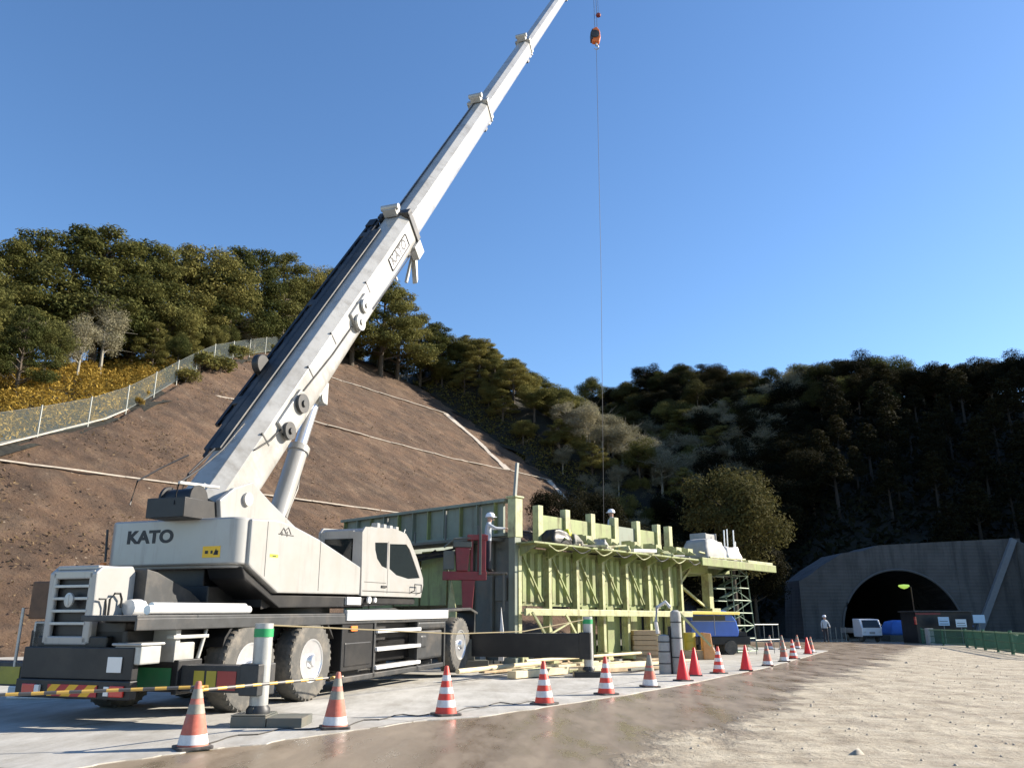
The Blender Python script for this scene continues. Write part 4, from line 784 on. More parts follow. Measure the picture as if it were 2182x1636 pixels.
def glass(poly, y0, y1): return MB().prism([((a - sum(p[0] for p in poly) / len(poly)) * 1.0 + sum(p[0] for p in poly) / len(poly), b) for a, b in poly], 'y', y0, y1).build('window', M['glass'], cab)
glass(win_f, -.022, -.012); glass(win_r, -.022, -.012); glass(win_f, .966, .976)
MB().prism([(3.84, 3.06), (4.24, 2.70), (4.58, 2.29), (4.55, 2.28), (4.22, 2.68), (3.82, 3.03)], 'y', .03, .93).build('windscreen', M['glass'], cab)
MB().box(1.60, 1.61, .2, .83, 2.52, 2.97).build('rear_window', M['glass'], cab)
m = MB(); m.box(2.775, 2.785, -.044, -.04, 1.9, 3.0); m.box(1.75, 2.72, -.044, -.04, 2.11, 2.12); m.box(2.5, 2.72, -.07, -.04, 2.02, 2.06); m.box(1.7, 4.45, -.046, -.04, 1.93, 1.945); m.build('door_seam', M['dgrey'], cab)
m = MB(); m.box(2.6, 3.1, .3, .75, 1.95, 2.3); m.box(2.5, 2.68, .3, .75, 2.2, 2.85); m.build('seat', M['black'], cab, bevel=.04)
m = MB(); m.bar((3.4, .15, 2.5), (3.42, .15, 2.98), .02); m.box(2.8, 3.6, .1, .9, 3.14, 3.16); m.build('cab_fitting', M['black'], cab)
m = MB(); m.tube([(3.95, -.05, 1.95), (3.95, -.14, 1.98), (3.95, -.14, 2.12), (4.3, -.14, 2.12), (4.3, -.14, 1.95), (4.3, -.05, 1.93)], .014, 6); m.build('grab_handle', M['black'], cab, smooth=True)
m = MB()
for x in (2.5, 2.8, 3.1, 3.4): m.box(x, x + .12, .1, .25, 3.26, 3.38)
m.bar((2.3, .17, 3.27), (3.7, .17, 3.27), .03); m.tube([(3.75, .1, 3.2), (3.85, .1, 3.36)], .012); m.build('work_lamp', M['lgrey'], cab, bevel=.01)
for x, r_ in ((2.0, .07), (2.25, .05)): MB().lathe([(r_, -.06), (r_, -.02), (0, -.0)], (x, 0, 1.76), 'y', 16).build('side_lamp', M['lampwhite'], cab, smooth=True)
m = MB(); m.box(1.75, 4.3, .03, .9, 1.68, 1.83); m.build('cab_floor', M['black'], cab, bevel=.02)
# boom
BA = math.radians(51.4); BO = Vector((-1.25, 1.375, 3.45)); bd = Vector((math.cos(BA), 0, math.sin(BA))); bn = Vector((-math.sin(BA), 0, math.cos(BA)))   # bn: top side
bR = Matrix(((bd.x, 0, bn.x, BO.x), (0, 1, 0, BO.y), (bd.z, 0, bn.z, BO.z), (0, 0, 0, 1)))
boom = empty('boom', (0, 0, 0), 0, C); boom.matrix_local = bR
def section(name, s0, s1, w, h, mt):
    n = 7; P = []
    y = w / 2; z = h / 2; c = .2 * w / .86
    P = [(-y + c, z), (y - c, z), (y, z - c)]
    for k in range(n + 1):
        t = math.radians(-90 * k / n * 1.0); P.append((y - y * .55 * (1 - math.cos(t)), -z * .45 + z * .55 * math.sin(t)))
    Q = [(-a, b) for a, b in P[2:]][::-1]; P = P + Q[:]
    return MB().prism(P, 'x', s0, s1).build(name, mt, boom, bevel=.01, smooth=True)
secs = [(-.4, 11.0, .86, 1.02), (10.0, 21.2, .73, .88), (20.5, 30.4, .62, .75), (29.8, 43.4, .53, .65), (42.8, 55.0, .45, .55)]
for i, (s0, s1, w, h) in enumerate(secs): section('boom_section', s0, s1, w, h, M['boom'])
for i, (s0, s1, w, h) in enumerate(secs[:-1]):
    m = MB(); t = .05
    m.box(s1 - .22, s1 + .03, -w / 2 - t, w / 2 + t, h / 2 - .1, h / 2 + t); m.box(s1 - .22, s1 + .03, -w / 2 - t, -w / 2 + .02, -h / 2 + .15, h / 2); m.box(s1 - .22, s1 + .03, w / 2 - .02, w / 2 + t, -h / 2 + .15, h / 2); m.box(s1 - .22, s1 + .03, -w / 2 + .1, w / 2 - .1, -h / 2 - t, -h / 2 + .05)
    m.box(s1 - .02, s1 + .035, -w / 2 + .02, w / 2 - .02, -h / 2, h / 2)
    m.build('section_collar', M['lgrey'] if i else M['dgrey'], boom, bevel=.015)
    m = MB(); m.box(s1 - .35, s1 - .1, -.2, .2, h / 2 + .04, h / 2 + .26); m.tube([(s1 - .2, -.26, h / 2 + .25), (s1 - .2, .26, h / 2 + .25)], .09, 12); m.build('rope_guide', M['lgrey'], boom, smooth=True)
    m = MB(); m.box(s1 - .4, s1 - .1, -.1, .1, -h / 2 - .22, -h / 2 - .03); m.build('lower_bracket', M['dgrey'], boom, bevel=.02)
# boom clutter: folded bracket under the base section head, hose and cable runs, rollers
m = MB(); m.box(10.4, 10.9, -.5, -.3, -.75, -.35); m.prism([(10.7, -.45), (10.9, -.5), (10.2, -1.25), (10.05, -1.3)], 'y', -.35, -.2); m.bar((10.8, -.3, -.5), (9.9, -.1, -1.15), .08); m.bar((10.2, .3, -.5), (10.0, .2, -1.1), .06); m.build('jib_bracket', M['lgrey'], boom, bevel=.015)
for (s, z, r) in ((6.55, .05, .17), (6.05, -.1, .2), (2.75, .02, .2), (2.0, -.08, .18)):
    m = MB(); m.lathe([(r, -.58), (r, -.52), (r * .6, -.5), (r * .6, -.42)], (s, 0, z), 'y', 22); m.lathe([(r * .35, -.62), (r * .35, -.5)], (s, 0, z), 'y', 14)
    m.build('side_roller', M['lgrey'] if s > 5 else M['dgrey'], boom, smooth=True)
MB().box(1.9, 3.0, -.5, -.42, -.25, .22).build('roller_plate', M['boom'], boom, bevel=.02); MB().box(5.9, 6.9, -.5, -.42, -.3, .22).build('roller_plate', M['boom'], boom, bevel=.02)
m = MB(); m.tube([(3.1, -.45, .1), (4.6, -.45, -.02), (5.8, -.45, -.05)], .016, 6); m.tube([(1.0, -.45, .3), (1.5, -.47, .12), (1.9, -.46, .05)], .016, 6); m.tube([(6.9, -.45, -.3), (8.4, -.45, -.36), (10.4, -.45, -.42)], .014, 6); m.tube([(10.9, .1, .46), (14, .1, .462), (21, .1, .462)], .02, 6); m.tube([(.6, .3, .56), (5, .3, .56), (10.9, .3, .57)], .03, 6); m.build('cable', M['black'], boom, smooth=True)
for s in (1.4, 3.6, 4.9, 7.2): MB().box(s, s + .03, -.438, -.40, .05, .36).build('stiffener', M['dgrey'], boom)
# stowed jib on the slope side / top: lattice
jib = MB(); js0, js1 = 1.6, 10.6
ch = [(.47, .50), (.62, .50), (.47, .28), (.62, .28)]
for (y, z) in ch: jib.bar((js0, y, z), (js1, y, z), .07)
k = 0; s = js0
while s < js1 - .6:
    for (a, b) in ((0, 1), (2, 3), (0, 2), (1, 3)):
        p, q = (ch[a], ch[b]) if k % 2 else (ch[b], ch[a]); jib.bar((s, *p), (s + .55, *q), .035)
    s += .55; k += 1
jib.box(10.3, 10.7, .44, .68, .22, .56); jib.box(1.7, 10.2, .48, .50, .28, .5)
jib.build('stowed_jib', M['black'], boom)
m = MB()
for s in (2.2, 6.0, 9.6): m.box(s, s + .25, .3, .6, .3, .56)
m.box(.8, 9.9, .05, .42, .51, .58); m.build('jib_carrier', M['dgrey'], boom, bevel=.01)
m = MB(); m.lathe([(.20, .40), (.22, .42), (.22, .54), (.20, .56)], (3.4, 0, .66), 'y', 28); m.build('hose_reel', M['black'], boom, smooth=True)
# name plate near the head
m = MB(); fr = [(8.75, -.19), (10.2, -.17), (10.2, .17), (8.75, .15)]
m.prism(fr, 'y', -.436, -.431); pl = m.build('name_plate', M['steps'], boom)
m = MB()
for a, b in zip(fr, fr[1:] + fr[:1]): m.bar((a[0], -.437, a[1]), (b[0], -.437, b[1]), .05, .012)
m.build('plate_border', M['ink'], pl)
Rt = Matrix(((1, 0, 0, 0), (0, 0, -1, 0), (0, 1, 0, 0), (0, 0, 0, 1)))
text_mesh('plate_lettering', 'KATO', .36, .003, M['ink'], Matrix.Translation((9.47, -.439, -.01)) @ Rt, pl, bold=.012, sx=1.2)
# boom head
m = MB(); m.box(54.8, 55.8, -.2, -.16, -.5, .35); m.box(54.8, 55.8, .16, .2, -.5, .35); m.lathe([(.28, -.12), (.28, .12)], (55.5, 0, -.3), 'y', 20); m.build('boom_head', M['lgrey'], boom, smooth=True)
# lift cylinder
P0 = Vector((.45, 1.375, 2.85)); P1 = Vector((1.72, 1.375, 6.05)); d_ = (P1 - P0)
m = MB(); m.tube([P0, P0 + d_ * .62], .2, 24); m.tube([P0 + d_ * .6, P0 + d_ * .64], .23, 24); lc = m.build('lift_cylinder', M['white'], C, smooth=True)
m = MB(); m.tube([P0 + d_ * .6, P1], .135, 20); m.build('cylinder_rod', M['silver'], lc, smooth=True)
m = MB(); m.box(P1.x - .14, P1.x + .2, 1.15, 1.6, P1.z - .1, P1.z + .42); m.tube([(P1.x, 1.1, P1.z), (P1.x, 1.65, P1.z)], .12, 16); m.build('cylinder_lug', M['lgrey'], C, bevel=.02)
m = MB(); m.tube([P0 + Vector((.2, -.2, .5)), P0 + d_ * .35 + Vector((.16, -.16, 0)), P0 + d_ * .6 + Vector((.15, -.1, 0))], .022, 6); m.build('cylinder_pipe', M['dgrey'], lc, smooth=True)

# hook block and ropes
tip = L(BO.x + bd.x * 55.5 + .2, BO.y, BO.z + bd.z * 55.5)
hb0 = at(1270, 80, tip.y)
hkx, hky, hkz = float(hb0[0]), float(tip.y), float(hb0[2])
hook = tag(empty('hook_block', (hkx, hky, hkz)), 'orange crane hook block hanging high in the blue sky', 'hook block')
m = MB(); m.prism([(-.28, -.45), (-.36, .1), (-.2, .62), (.05, .75), (.26, .45), (.3, -.1), (.2, -.5)], 'y', -.2, .2); m.build('block_body', M['hook'], hook, bevel=.06)
m = MB(); m.lathe([(.3, -.28), (.3, -.22)], (-.08, 0, .1), 'y', 20); m.lathe([(.3, .22), (.3, .28)], (-.08, 0, .1), 'y', 20); m.prism([(-.38, -.3), (-.40, .2), (-.26, .55), (-.18, .3), (-.22, -.3)], 'y', -.24, .24); m.build('sheave', M['dgrey'], hook, smooth=True)
m = MB(); m.tube([(0, 0, -.45), (0, 0, -.7)], .07); m.tube([(0, 0, -.68), (.14, 0, -.76), (.16, 0, -.92), (0, 0, -1.02), (-.14, 0, -.93)], .055, 10, r2=.03); m.build('hook', M['lgrey'], hook, smooth=True)
m = MB(); m.tube([(-.06, 0, .6), (-.06 + .0, 0, tip.z - hkz)], .016, 5); m.tube([(.1, 0, .6), (.1, 0, tip.z - hkz)], .016, 5); m.build('hoist_rope', M['wire'], hook)
ball = at(1275, 33, tip.y)
bb = tag(empty('rope_weight', (float(ball[0]), hky, float(ball[2]))), 'small dark red weight on the rope just above the hook block', 'rope weight')
m = MB(); m.lathe([(0, -.16), (.14, -.1), (.19, 0), (.14, .1), (0, .16)], n=16); m.build('weight_body', M['red'], bb, smooth=True); m = MB(); m.tube([(0, 0, .1), (0, 0, 3.2)], .012, 5); m.build('rope', M['wire'], bb)
lo = at(1287, 1170, tip.y)
m = MB(); a_ = Vector((hkx, hky, hkz - 1.0)); b_ = Vector((float(lo[0]), float(lo[1]), float(lo[2]))); m.tube([a_, a_.lerp(b_, .5) + Vector((.08, 0, 0)), b_], .014, 5); tag(m.build('tag_line', M['wire']), 'thin dark line hanging from the hook down to the formwork', 'rope')

# ---------------------------------------------------------------- steel formwork (local x along the sunlit side, y along the shaded end)
fa = math.atan2(7.3, 6.5); FW = tag(empty('steel_formwork', (.12, 26.0, 0), fa), 'long pale green steel tunnel formwork on site behind the crane', 'formwork'); FL = 10.2; FWD = 9.0
def fwp(x, y, z): c, s = math.cos(fa), math.sin(fa); return Vector((.12 + c * x - s * y, 26 + s * x + c * y, z))
m = MB(); m.box(.1, FL, .12, .2, 1.95, 3.62)
m.box(.1, FL, .1, .28, 3.5, 3.66); m.box(.1, FL, .1, .28, 1.85, 1.97); m.build('side_skin_panel', M['fgreen'], FW)
for k in range(7):
    x0 = 1.5 * k + .3
    for q_ in (0, .38, .76): MB().prism([(x0 + q_, .12), (x0 + q_ + .05, .02), (x0 + q_ + .22, .02), (x0 + q_ + .27, .12)], 'z', 1.97, 3.5).build('panel_rib', M['fgreen'], FW)
    if k > 1: MB().prism([(x0 + .2, .2), (x0 + .25, .1), (x0 + .65, .1), (x0 + .7, .2)], 'z', .3, 1.85).build('lower_rib', M['fgreen'], FW)
xs_ = [.05 + 1.5 * k for k in range(7)] + [9.95]
for i, x in enumerate(xs_):
    p = MB(); p.box(x, x + .035, -.1, .12, .35, 3.6); p.box(x - .055, x + .09, -.13, -.1, .35, 3.6); p.box(x - .07, x + .105, .1, .13, .35, 3.6)
    for z in (1.2, 2.4, 3.0, 3.4): p.box(x - .07, x + .105, -.1, .1, z, z + .03)
    p.box(x - .12, x + .16, -.34, .16, .1, .36); p.build('side_post', M['fpale'], FW)
    if i > 0:
        u_ = MB(); u_.box(x - .12, x + .14, .25, .5, 3.9, 5.15); u_.build('upper_post', M['fpale'], FW, bevel=.01)
        g = MB(); g.prism([(-.75, 3.95), (.2, 3.95), (.2, 4.28), (-.2, 4.28)], 'x', x + .2, x + .24); g.box(x + .12, x + .5, -.45, .1, 3.98, 4.22); g.build('gusset', M['fpale'], FW)
    if 0 < i < 7:
        MB().bar((x - 1.25, -.05, 3.35), (x - .3, -.05, 2.0), .06, .05).build('diagonal_brace', M['fgreen'], FW)
for i in (1, 2, 3, 4, 5): MB().box(xs_[i] + .16, xs_[i + 1] - .14, .34, .40, 3.92, 4.85).build('upper_panel', M['fgreen'] if i != 4 else M['fdull'], FW)
m = MB(); m.box(-.1, FL + .1, -.85, .2, 3.72, 3.78)
for k in range(8): m.prism([(-.9, 3.68), (0, 3.68), (0, 3.3)], 'x', .05 + 1.45 * k, .09 + 1.45 * k)
m.build('walkway', M['fgreen'], FW, bevel=.01)
m = MB(); m.box(0, FL, -.42, -.32, 1.55, 1.76); m.box(0, FL, -.3, -.2, 1.6, 1.66); m.build('lower_rail', M['fpale'], FW, bevel=.012)
for a, b in ((3.1, 4.45), (4.65, 5.95), (6.15, 7.4), (7.65, 8.9), (9.1, 9.9)): MB().box(a, b, .2, .27, .25, 1.9).build('lower_panel', M['fgreen'], FW)
m = MB(); m.bar((.2, -.5, 1.65), (1.1, -.8, .3), .09, .06); m.bar((.5, -.5, .8), (2.1, -.5, 1.35), .05); m.bar((2.0, -.4, 1.6), (2.9, -.5, .4), .07); m.build('prop', M['fpale'], FW)
m = MB()
for k in range(5): m.box(.1 + 2.4 * k, .3 + 2.4 * k, .6, FWD - .6, .2, .5)
m.box(0, FL, 2.2, 2.5, .1, .9); m.box(0, FL, 6.5, 6.8, .1, .9); m.box(0, FL, .5, FWD - .4, 3.55, 3.68); m.build('bottom_frame', M['fdark'], FW)
m = MB(); m.box(.1, FL, FWD - .2, FWD - .1, .4, 4.9); m.build('far_skin_panel', M['fdull'], FW)
# end face (shaded)
m = MB(); m.box(-.05, .05, .5, FWD, 4.08, 5.12); m.box(-.22, .2, .3, FWD, 5.1, 5.2); m.box(-.22, .2, .3, FWD, 4.0, 4.1); m.build('end_girder', M['fdull'], FW, bevel=.01)
for k in range(11): MB().box(-.2, .0, .75 + .8 * k, .79 + .8 * k, 4.1, 5.1).build('girder_rib', M['fdull'] if k % 2 else M['fgreen'], FW)
m = MB(); m.box(-.15, .2, -.12, .22, 3.95, 5.2); m.box(-.2, .24, -.16, .26, 5.2, 5.26); m.build('corner_post', M['fpale'], FW, bevel=.015)
m = MB(); m.box(-.12, .1, -.05, .2, .3, 3.95); m.box(-.16, .14, -.1, -.06, .3, 3.95); m.box(-.3, .3, -.25, .3, .1, .3); m.build('corner_column', M['fdull'], FW, bevel=.01)
m = MB(); m.bar((-.05, 0, 5.2), (.02, -.05, 6.35), .09); m.build('corner_pole', M['post'], FW)
m = MB(); m.box(.0, .1, .3, 1.9, .4, 3.95); m.box(-.12, -.02, .9, 1.0, .4, 3.9); m.box(-.12, -.02, 1.8, 1.9, .4, 3.9); m.box(-.05, .03, .35, .85, 2.0, 2.7); m.build('end_column', M['fdark'], FW, bevel=.01)
for (a, b, z0, z1, mt) in ((2.0, 3.2, 1.9, 3.7, 'fgreen'), (3.3, 4.6, 1.9, 3.75, 'fgreen'), (4.7, 6.0, 1.9, 3.6, 'fgreen'), (6.1, 7.4, 1.7, 3.6, 'fgreen'), (7.5, 8.8, 1.7, 3.6, 'fgreen')): MB().box(.15, .22, a, b, z0, z1).build('end_panel', M[mt], FW, bevel=.01)
m = MB(); m.box(-.95, .15, .5, FWD, 3.85, 3.93)
for k in range(6): m.bar((-.9, .8 + 1.5 * k, 3.93), (-.9, .8 + 1.5 * k, 4.9 if k in (1, 3) else 4.3), .05)
m.build('end_walkway', M['fdark'], FW)
m = MB()
for (y0, z0, y1, z1) in ((2, 3.75, 5, 3.6), (2.2, 3.6, 6.5, 3.35), (3, 3.5, 7.5, 3.45), (5, 3.2, 3.4, 3.7)): m.tube([(-.3, y0, z0), (-.35, (y0 + y1) / 2, (z0 + z1) / 2 - .08), (-.3, y1, z1)], .04, 6)
m.build('hydraulic_hose', M['black'], FW, smooth=True)
rc = random.Random(5)
for k in range(16):
    x0 = rc.uniform(1.0, 9.6); ln = rc.uniform(.5, 1.6); y0 = rc.uniform(-.8, -.1)
    o = MB().box(0, ln, -rc.uniform(.04, .12), rc.uniform(.03, .1), 0, rc.uniform(.04, .12)).build('loose_plank', M[rc.choice(['fpale', 'woodpale', 'fdark', 'tarpwhite', 'sheetgrey'])], None, bevel=.008, loc=fwp(x0, y0, 3.79)); o.rotation_euler = (0, -rc.uniform(0, .12), fa + rc.uniform(-.6, .6)); tag(o, 'loose offcut lying on the walkway along the green formwork', 'offcut', 'loose offcuts on the formwork walkway')
for k in range(8):
    x0 = .6 + 1.25 * k; P = [fwp(x0 + .12 * i, -.86 - .02 * math.sin(i), 3.7 - .16 * math.sin(i / 8 * math.pi)) for i in range(9)]
    tag(MB().tube(P, .02, 5).build('hanging_cable', M['black'] if k % 2 else M['fpale'], None, smooth=True), 'short slack cable looped under the walkway edge', 'cable', 'cable loops under the walkway edge')
# right hand cantilever deck
m = MB(); m.box(FL + .1, 17.0, -.9, 2.4, 3.72, 3.82); m.box(FL + .1, 17.2, -.95, -.85, 3.55, 3.86); m.box(FL + .1, 13.2, .4, .6, 3.35, 3.72); m.prism([(FL + .1, 3.72), (FL + .1, 3.4), (13.2, 3.3), (17.2, 3.58), (17.2, 3.72)], 'y', 1.4, 1.6); m.build('cantilever_deck', M['fgreen'], FW, bevel=.01)
m = MB(); m.box(14.6, 17.1, -.85, 1.2, 3.86, 3.98); m.bar((11, -.9, 3.9), (14.2, -.9, 3.98), .07); m.bar((10.5, -.7, 4.1), (13, -.7, 3.95), .06); m.build('deck_board', M['fpale'], FW, bevel=.015)
m = MB(); m.box(13.0, 13.35, .3, .65, 1.9, 3.4); m.box(12.8, 13.55, .1, .85, 1.75, 1.92); m.build('deck_column', M['fpale'], FW, bevel=.01)
m = MB(); m.bar((FL + .1, .4, 2.6), (11.6, .4, 3.5), .1); m.bar((10.7, .5, 2.9), (13.0, .5, 1.95), .09); m.build('deck_brace', M['fpale'], FW)
m = MB(); m.box(FL, 14.3, -.4, .7, 1.66, 1.78); m.build('deck_beam', M['yellow_paint'], FW, bevel=.01)
# things on the formwork
def rough_box(name, sx, sy, sz, mt, seed, amp=.12):
    import bmesh
    b = bmesh.new(); bmesh.ops.create_cube(b, size=1); bmesh.ops.subdivide_edges(b, edges=b.edges, cuts=5, use_grid_fill=True); r = random.Random(seed)
    for v in b.verts:
        v.co.x *= sx; v.co.y *= sy; v.co.z = (v.co.z + .5) * sz; f = 1 - .25 * (v.co.z / sz) ** 2 * 1
        v.co.x = v.co.x * f + amp * sx * math.sin(v.co.y * 3 + seed) * .3 + r.uniform(-1, 1) * amp * .2; v.co.y = v.co.y * f + r.uniform(-1, 1) * amp * .2; v.co.z += amp * .5 * math.sin(v.co.x * 4 + seed) * (v.co.z / sz)
    me = bpy.data.meshes.new(name); b.to_mesh(me); b.free(); me.materials.append(mt); o = bpy.data.objects.new(name, me); SC.collection.objects.link(o); me.polygons.foreach_set('use_smooth', [True] * len(me.polygons)); return o
o = rough_box('covered_bundle', 1.9, 1.1, .85, M['sheetgrey'], 2); o.location = fwp(11.9, -.2, 3.84); o.rotation_euler = (0, 0, fa); tag(o, 'large grey sheet covered bundle on the cantilever deck, left of the pale crate', 'bundle')
o = rough_box('pale_sack', 1.3, 1.0, .65, M['tarpwhite'], 5); o.location = fwp(13.5, -.3, 3.84); o.rotation_euler = (0, 0, fa); tag(o, 'pale pink white sack on the cantilever deck, right of the grey bundle', 'sack')
o = MB().box(-.45, .45, -.35, .35, .65, 1.3).box(-.5, -.45, -.4, .4, 0, 1.32).box(.45, .5, -.4, .4, 0, 1.35).build('steel_crate', M['sheetgrey'], None, bevel=.02, loc=fwp(13.7, .8, 3.84)); o.rotation_euler = (0, 0, fa); tag(o, 'small upright grey crate with rods sticking up on the cantilever deck', 'crate')
m = MB()
for x, y, h in ((0, 0, 1.5), (.15, .05, 1.55), (.42, 0, 1.5), (.5, .1, 1.0)): m.tube([(x, y, 0), (x + .03, y, h)], .03, 6)
o = m.build('steel_rod_bundle', M['steps'], None, loc=fwp(14.3, .1, 3.84)); tag(o, 'thin pale upright rods standing at the right of the pale sack', 'rods')
for i, (x, y, sx, sy, sz, mt, lb) in enumerate([(1.6, -.35, 1.0, .5, .42, 'black', 'black machine part heap on the walkway beside the corner post'), (2.6, -.3, .8, .5, .32, 'fdark', 'dark pump lying on the walkway right of the black heap'), (4.0, -.5, .9, .5, .25, 'sheetgrey', 'grey bag lying on the walkway under the second upper post'), (5.4, -.5, .8, .4, .22, 'fpale', 'pale bag on the middle of the walkway'), (8.3, -.5, .7, .4, .2, 'fpale', 'pale bag near the right end of the walkway')]):
    o = rough_box('walkway_bundle', sx, sy, sz, M[mt], i + 8, .2); o.location = fwp(x, y, 3.79); o.rotation_euler = (0, 0, fa + .2 * i); tag(o, lb, 'bundle')
o = MB().lathe([(.0, 0), (.13, .0), (.14, .1), (.1, .2), (0, .24)], n=14).build('yellow_helmet', mat('lime_yellow', (.6, .6, .03), .5), None, smooth=True, loc=fwp(2.1, -.45, 4.12)); tag(o, 'small yellow green helmet lying on the dark heap on the walkway', 'helmet')
# red frame machine in front of the end face
rf = tag(empty('red_press_frame', (-1.45, 24.6, 0), math.radians(8)), 'dark red steel lifting frame in front of the shaded end of the formwork', 'machine')
m = MB(); m.box(-.62, .68, -.12, .12, 2.55, 2.80); m.prism([(.0, 1.4), (.24, 1.4), (.34, 2.55), (-.05, 2.55)], 'y', -.1, .1); m.box(.42, .66, -.1, .1, 2.8, 3.9); m.box(.2, .28, -.05, .05, 2.8, 3.85); m.box(.1, .72, -.12, .12, 3.72, 3.88); m.build('red_frame', M['red'], rf, bevel=.012)
m = MB(); m.prism([(-.22, 2.8), (.12, 2.8), (.18, 3.5), (-.26, 3.5)], 'y', -.18, .18); m.build('hopper', M['red'], rf, bevel=.03)
m = MB(); m.box(-.32, .22, -.2, .2, 3.5, 3.66); m.box(-.6, -.28, -.1, .2, 2.85, 3.4); m.tube([(-.6, 0, 3.5), (-.3, -.1, 3.75), (.2, -.1, 3.78)], .03); m.box(.45, .52, -.16, -.1, 2.7, 4.7); m.build('pump', M['fdark'], rf, bevel=.02)
m = MB(); m.box(-.1, .35, -.25, .25, .3, 1.4); m.box(-.6, .75, -.3, .3, .02, .3); m.build('base_frame', M['fdark'], rf, bevel=.02)
for (px, py0, py1, w_, Yd, mt, lb) in ((962, 1230, 1300, .35, 25.4, 'fpale', 'pale pointed prop just right of the crane cab'), (1068, 1292, 1345, .16, 24.2, 'tarpwhite', 'white upright post in front of the formwork corner')):
    a_ = at(px, py0, Yd); b_ = at(px, py1, Yd); o = MB().prism([(-w_ / 2, float(b_[2]) - .8), (w_ / 2, float(b_[2]) - .8), (w_ / 2, float(b_[2])), (.0, float(a_[2]))], 'y', -.08, .08).build('prop_post', M[mt], None, bevel=.02, loc=(float(a_[0]), Yd, 0)); tag(o, lb, 'post')

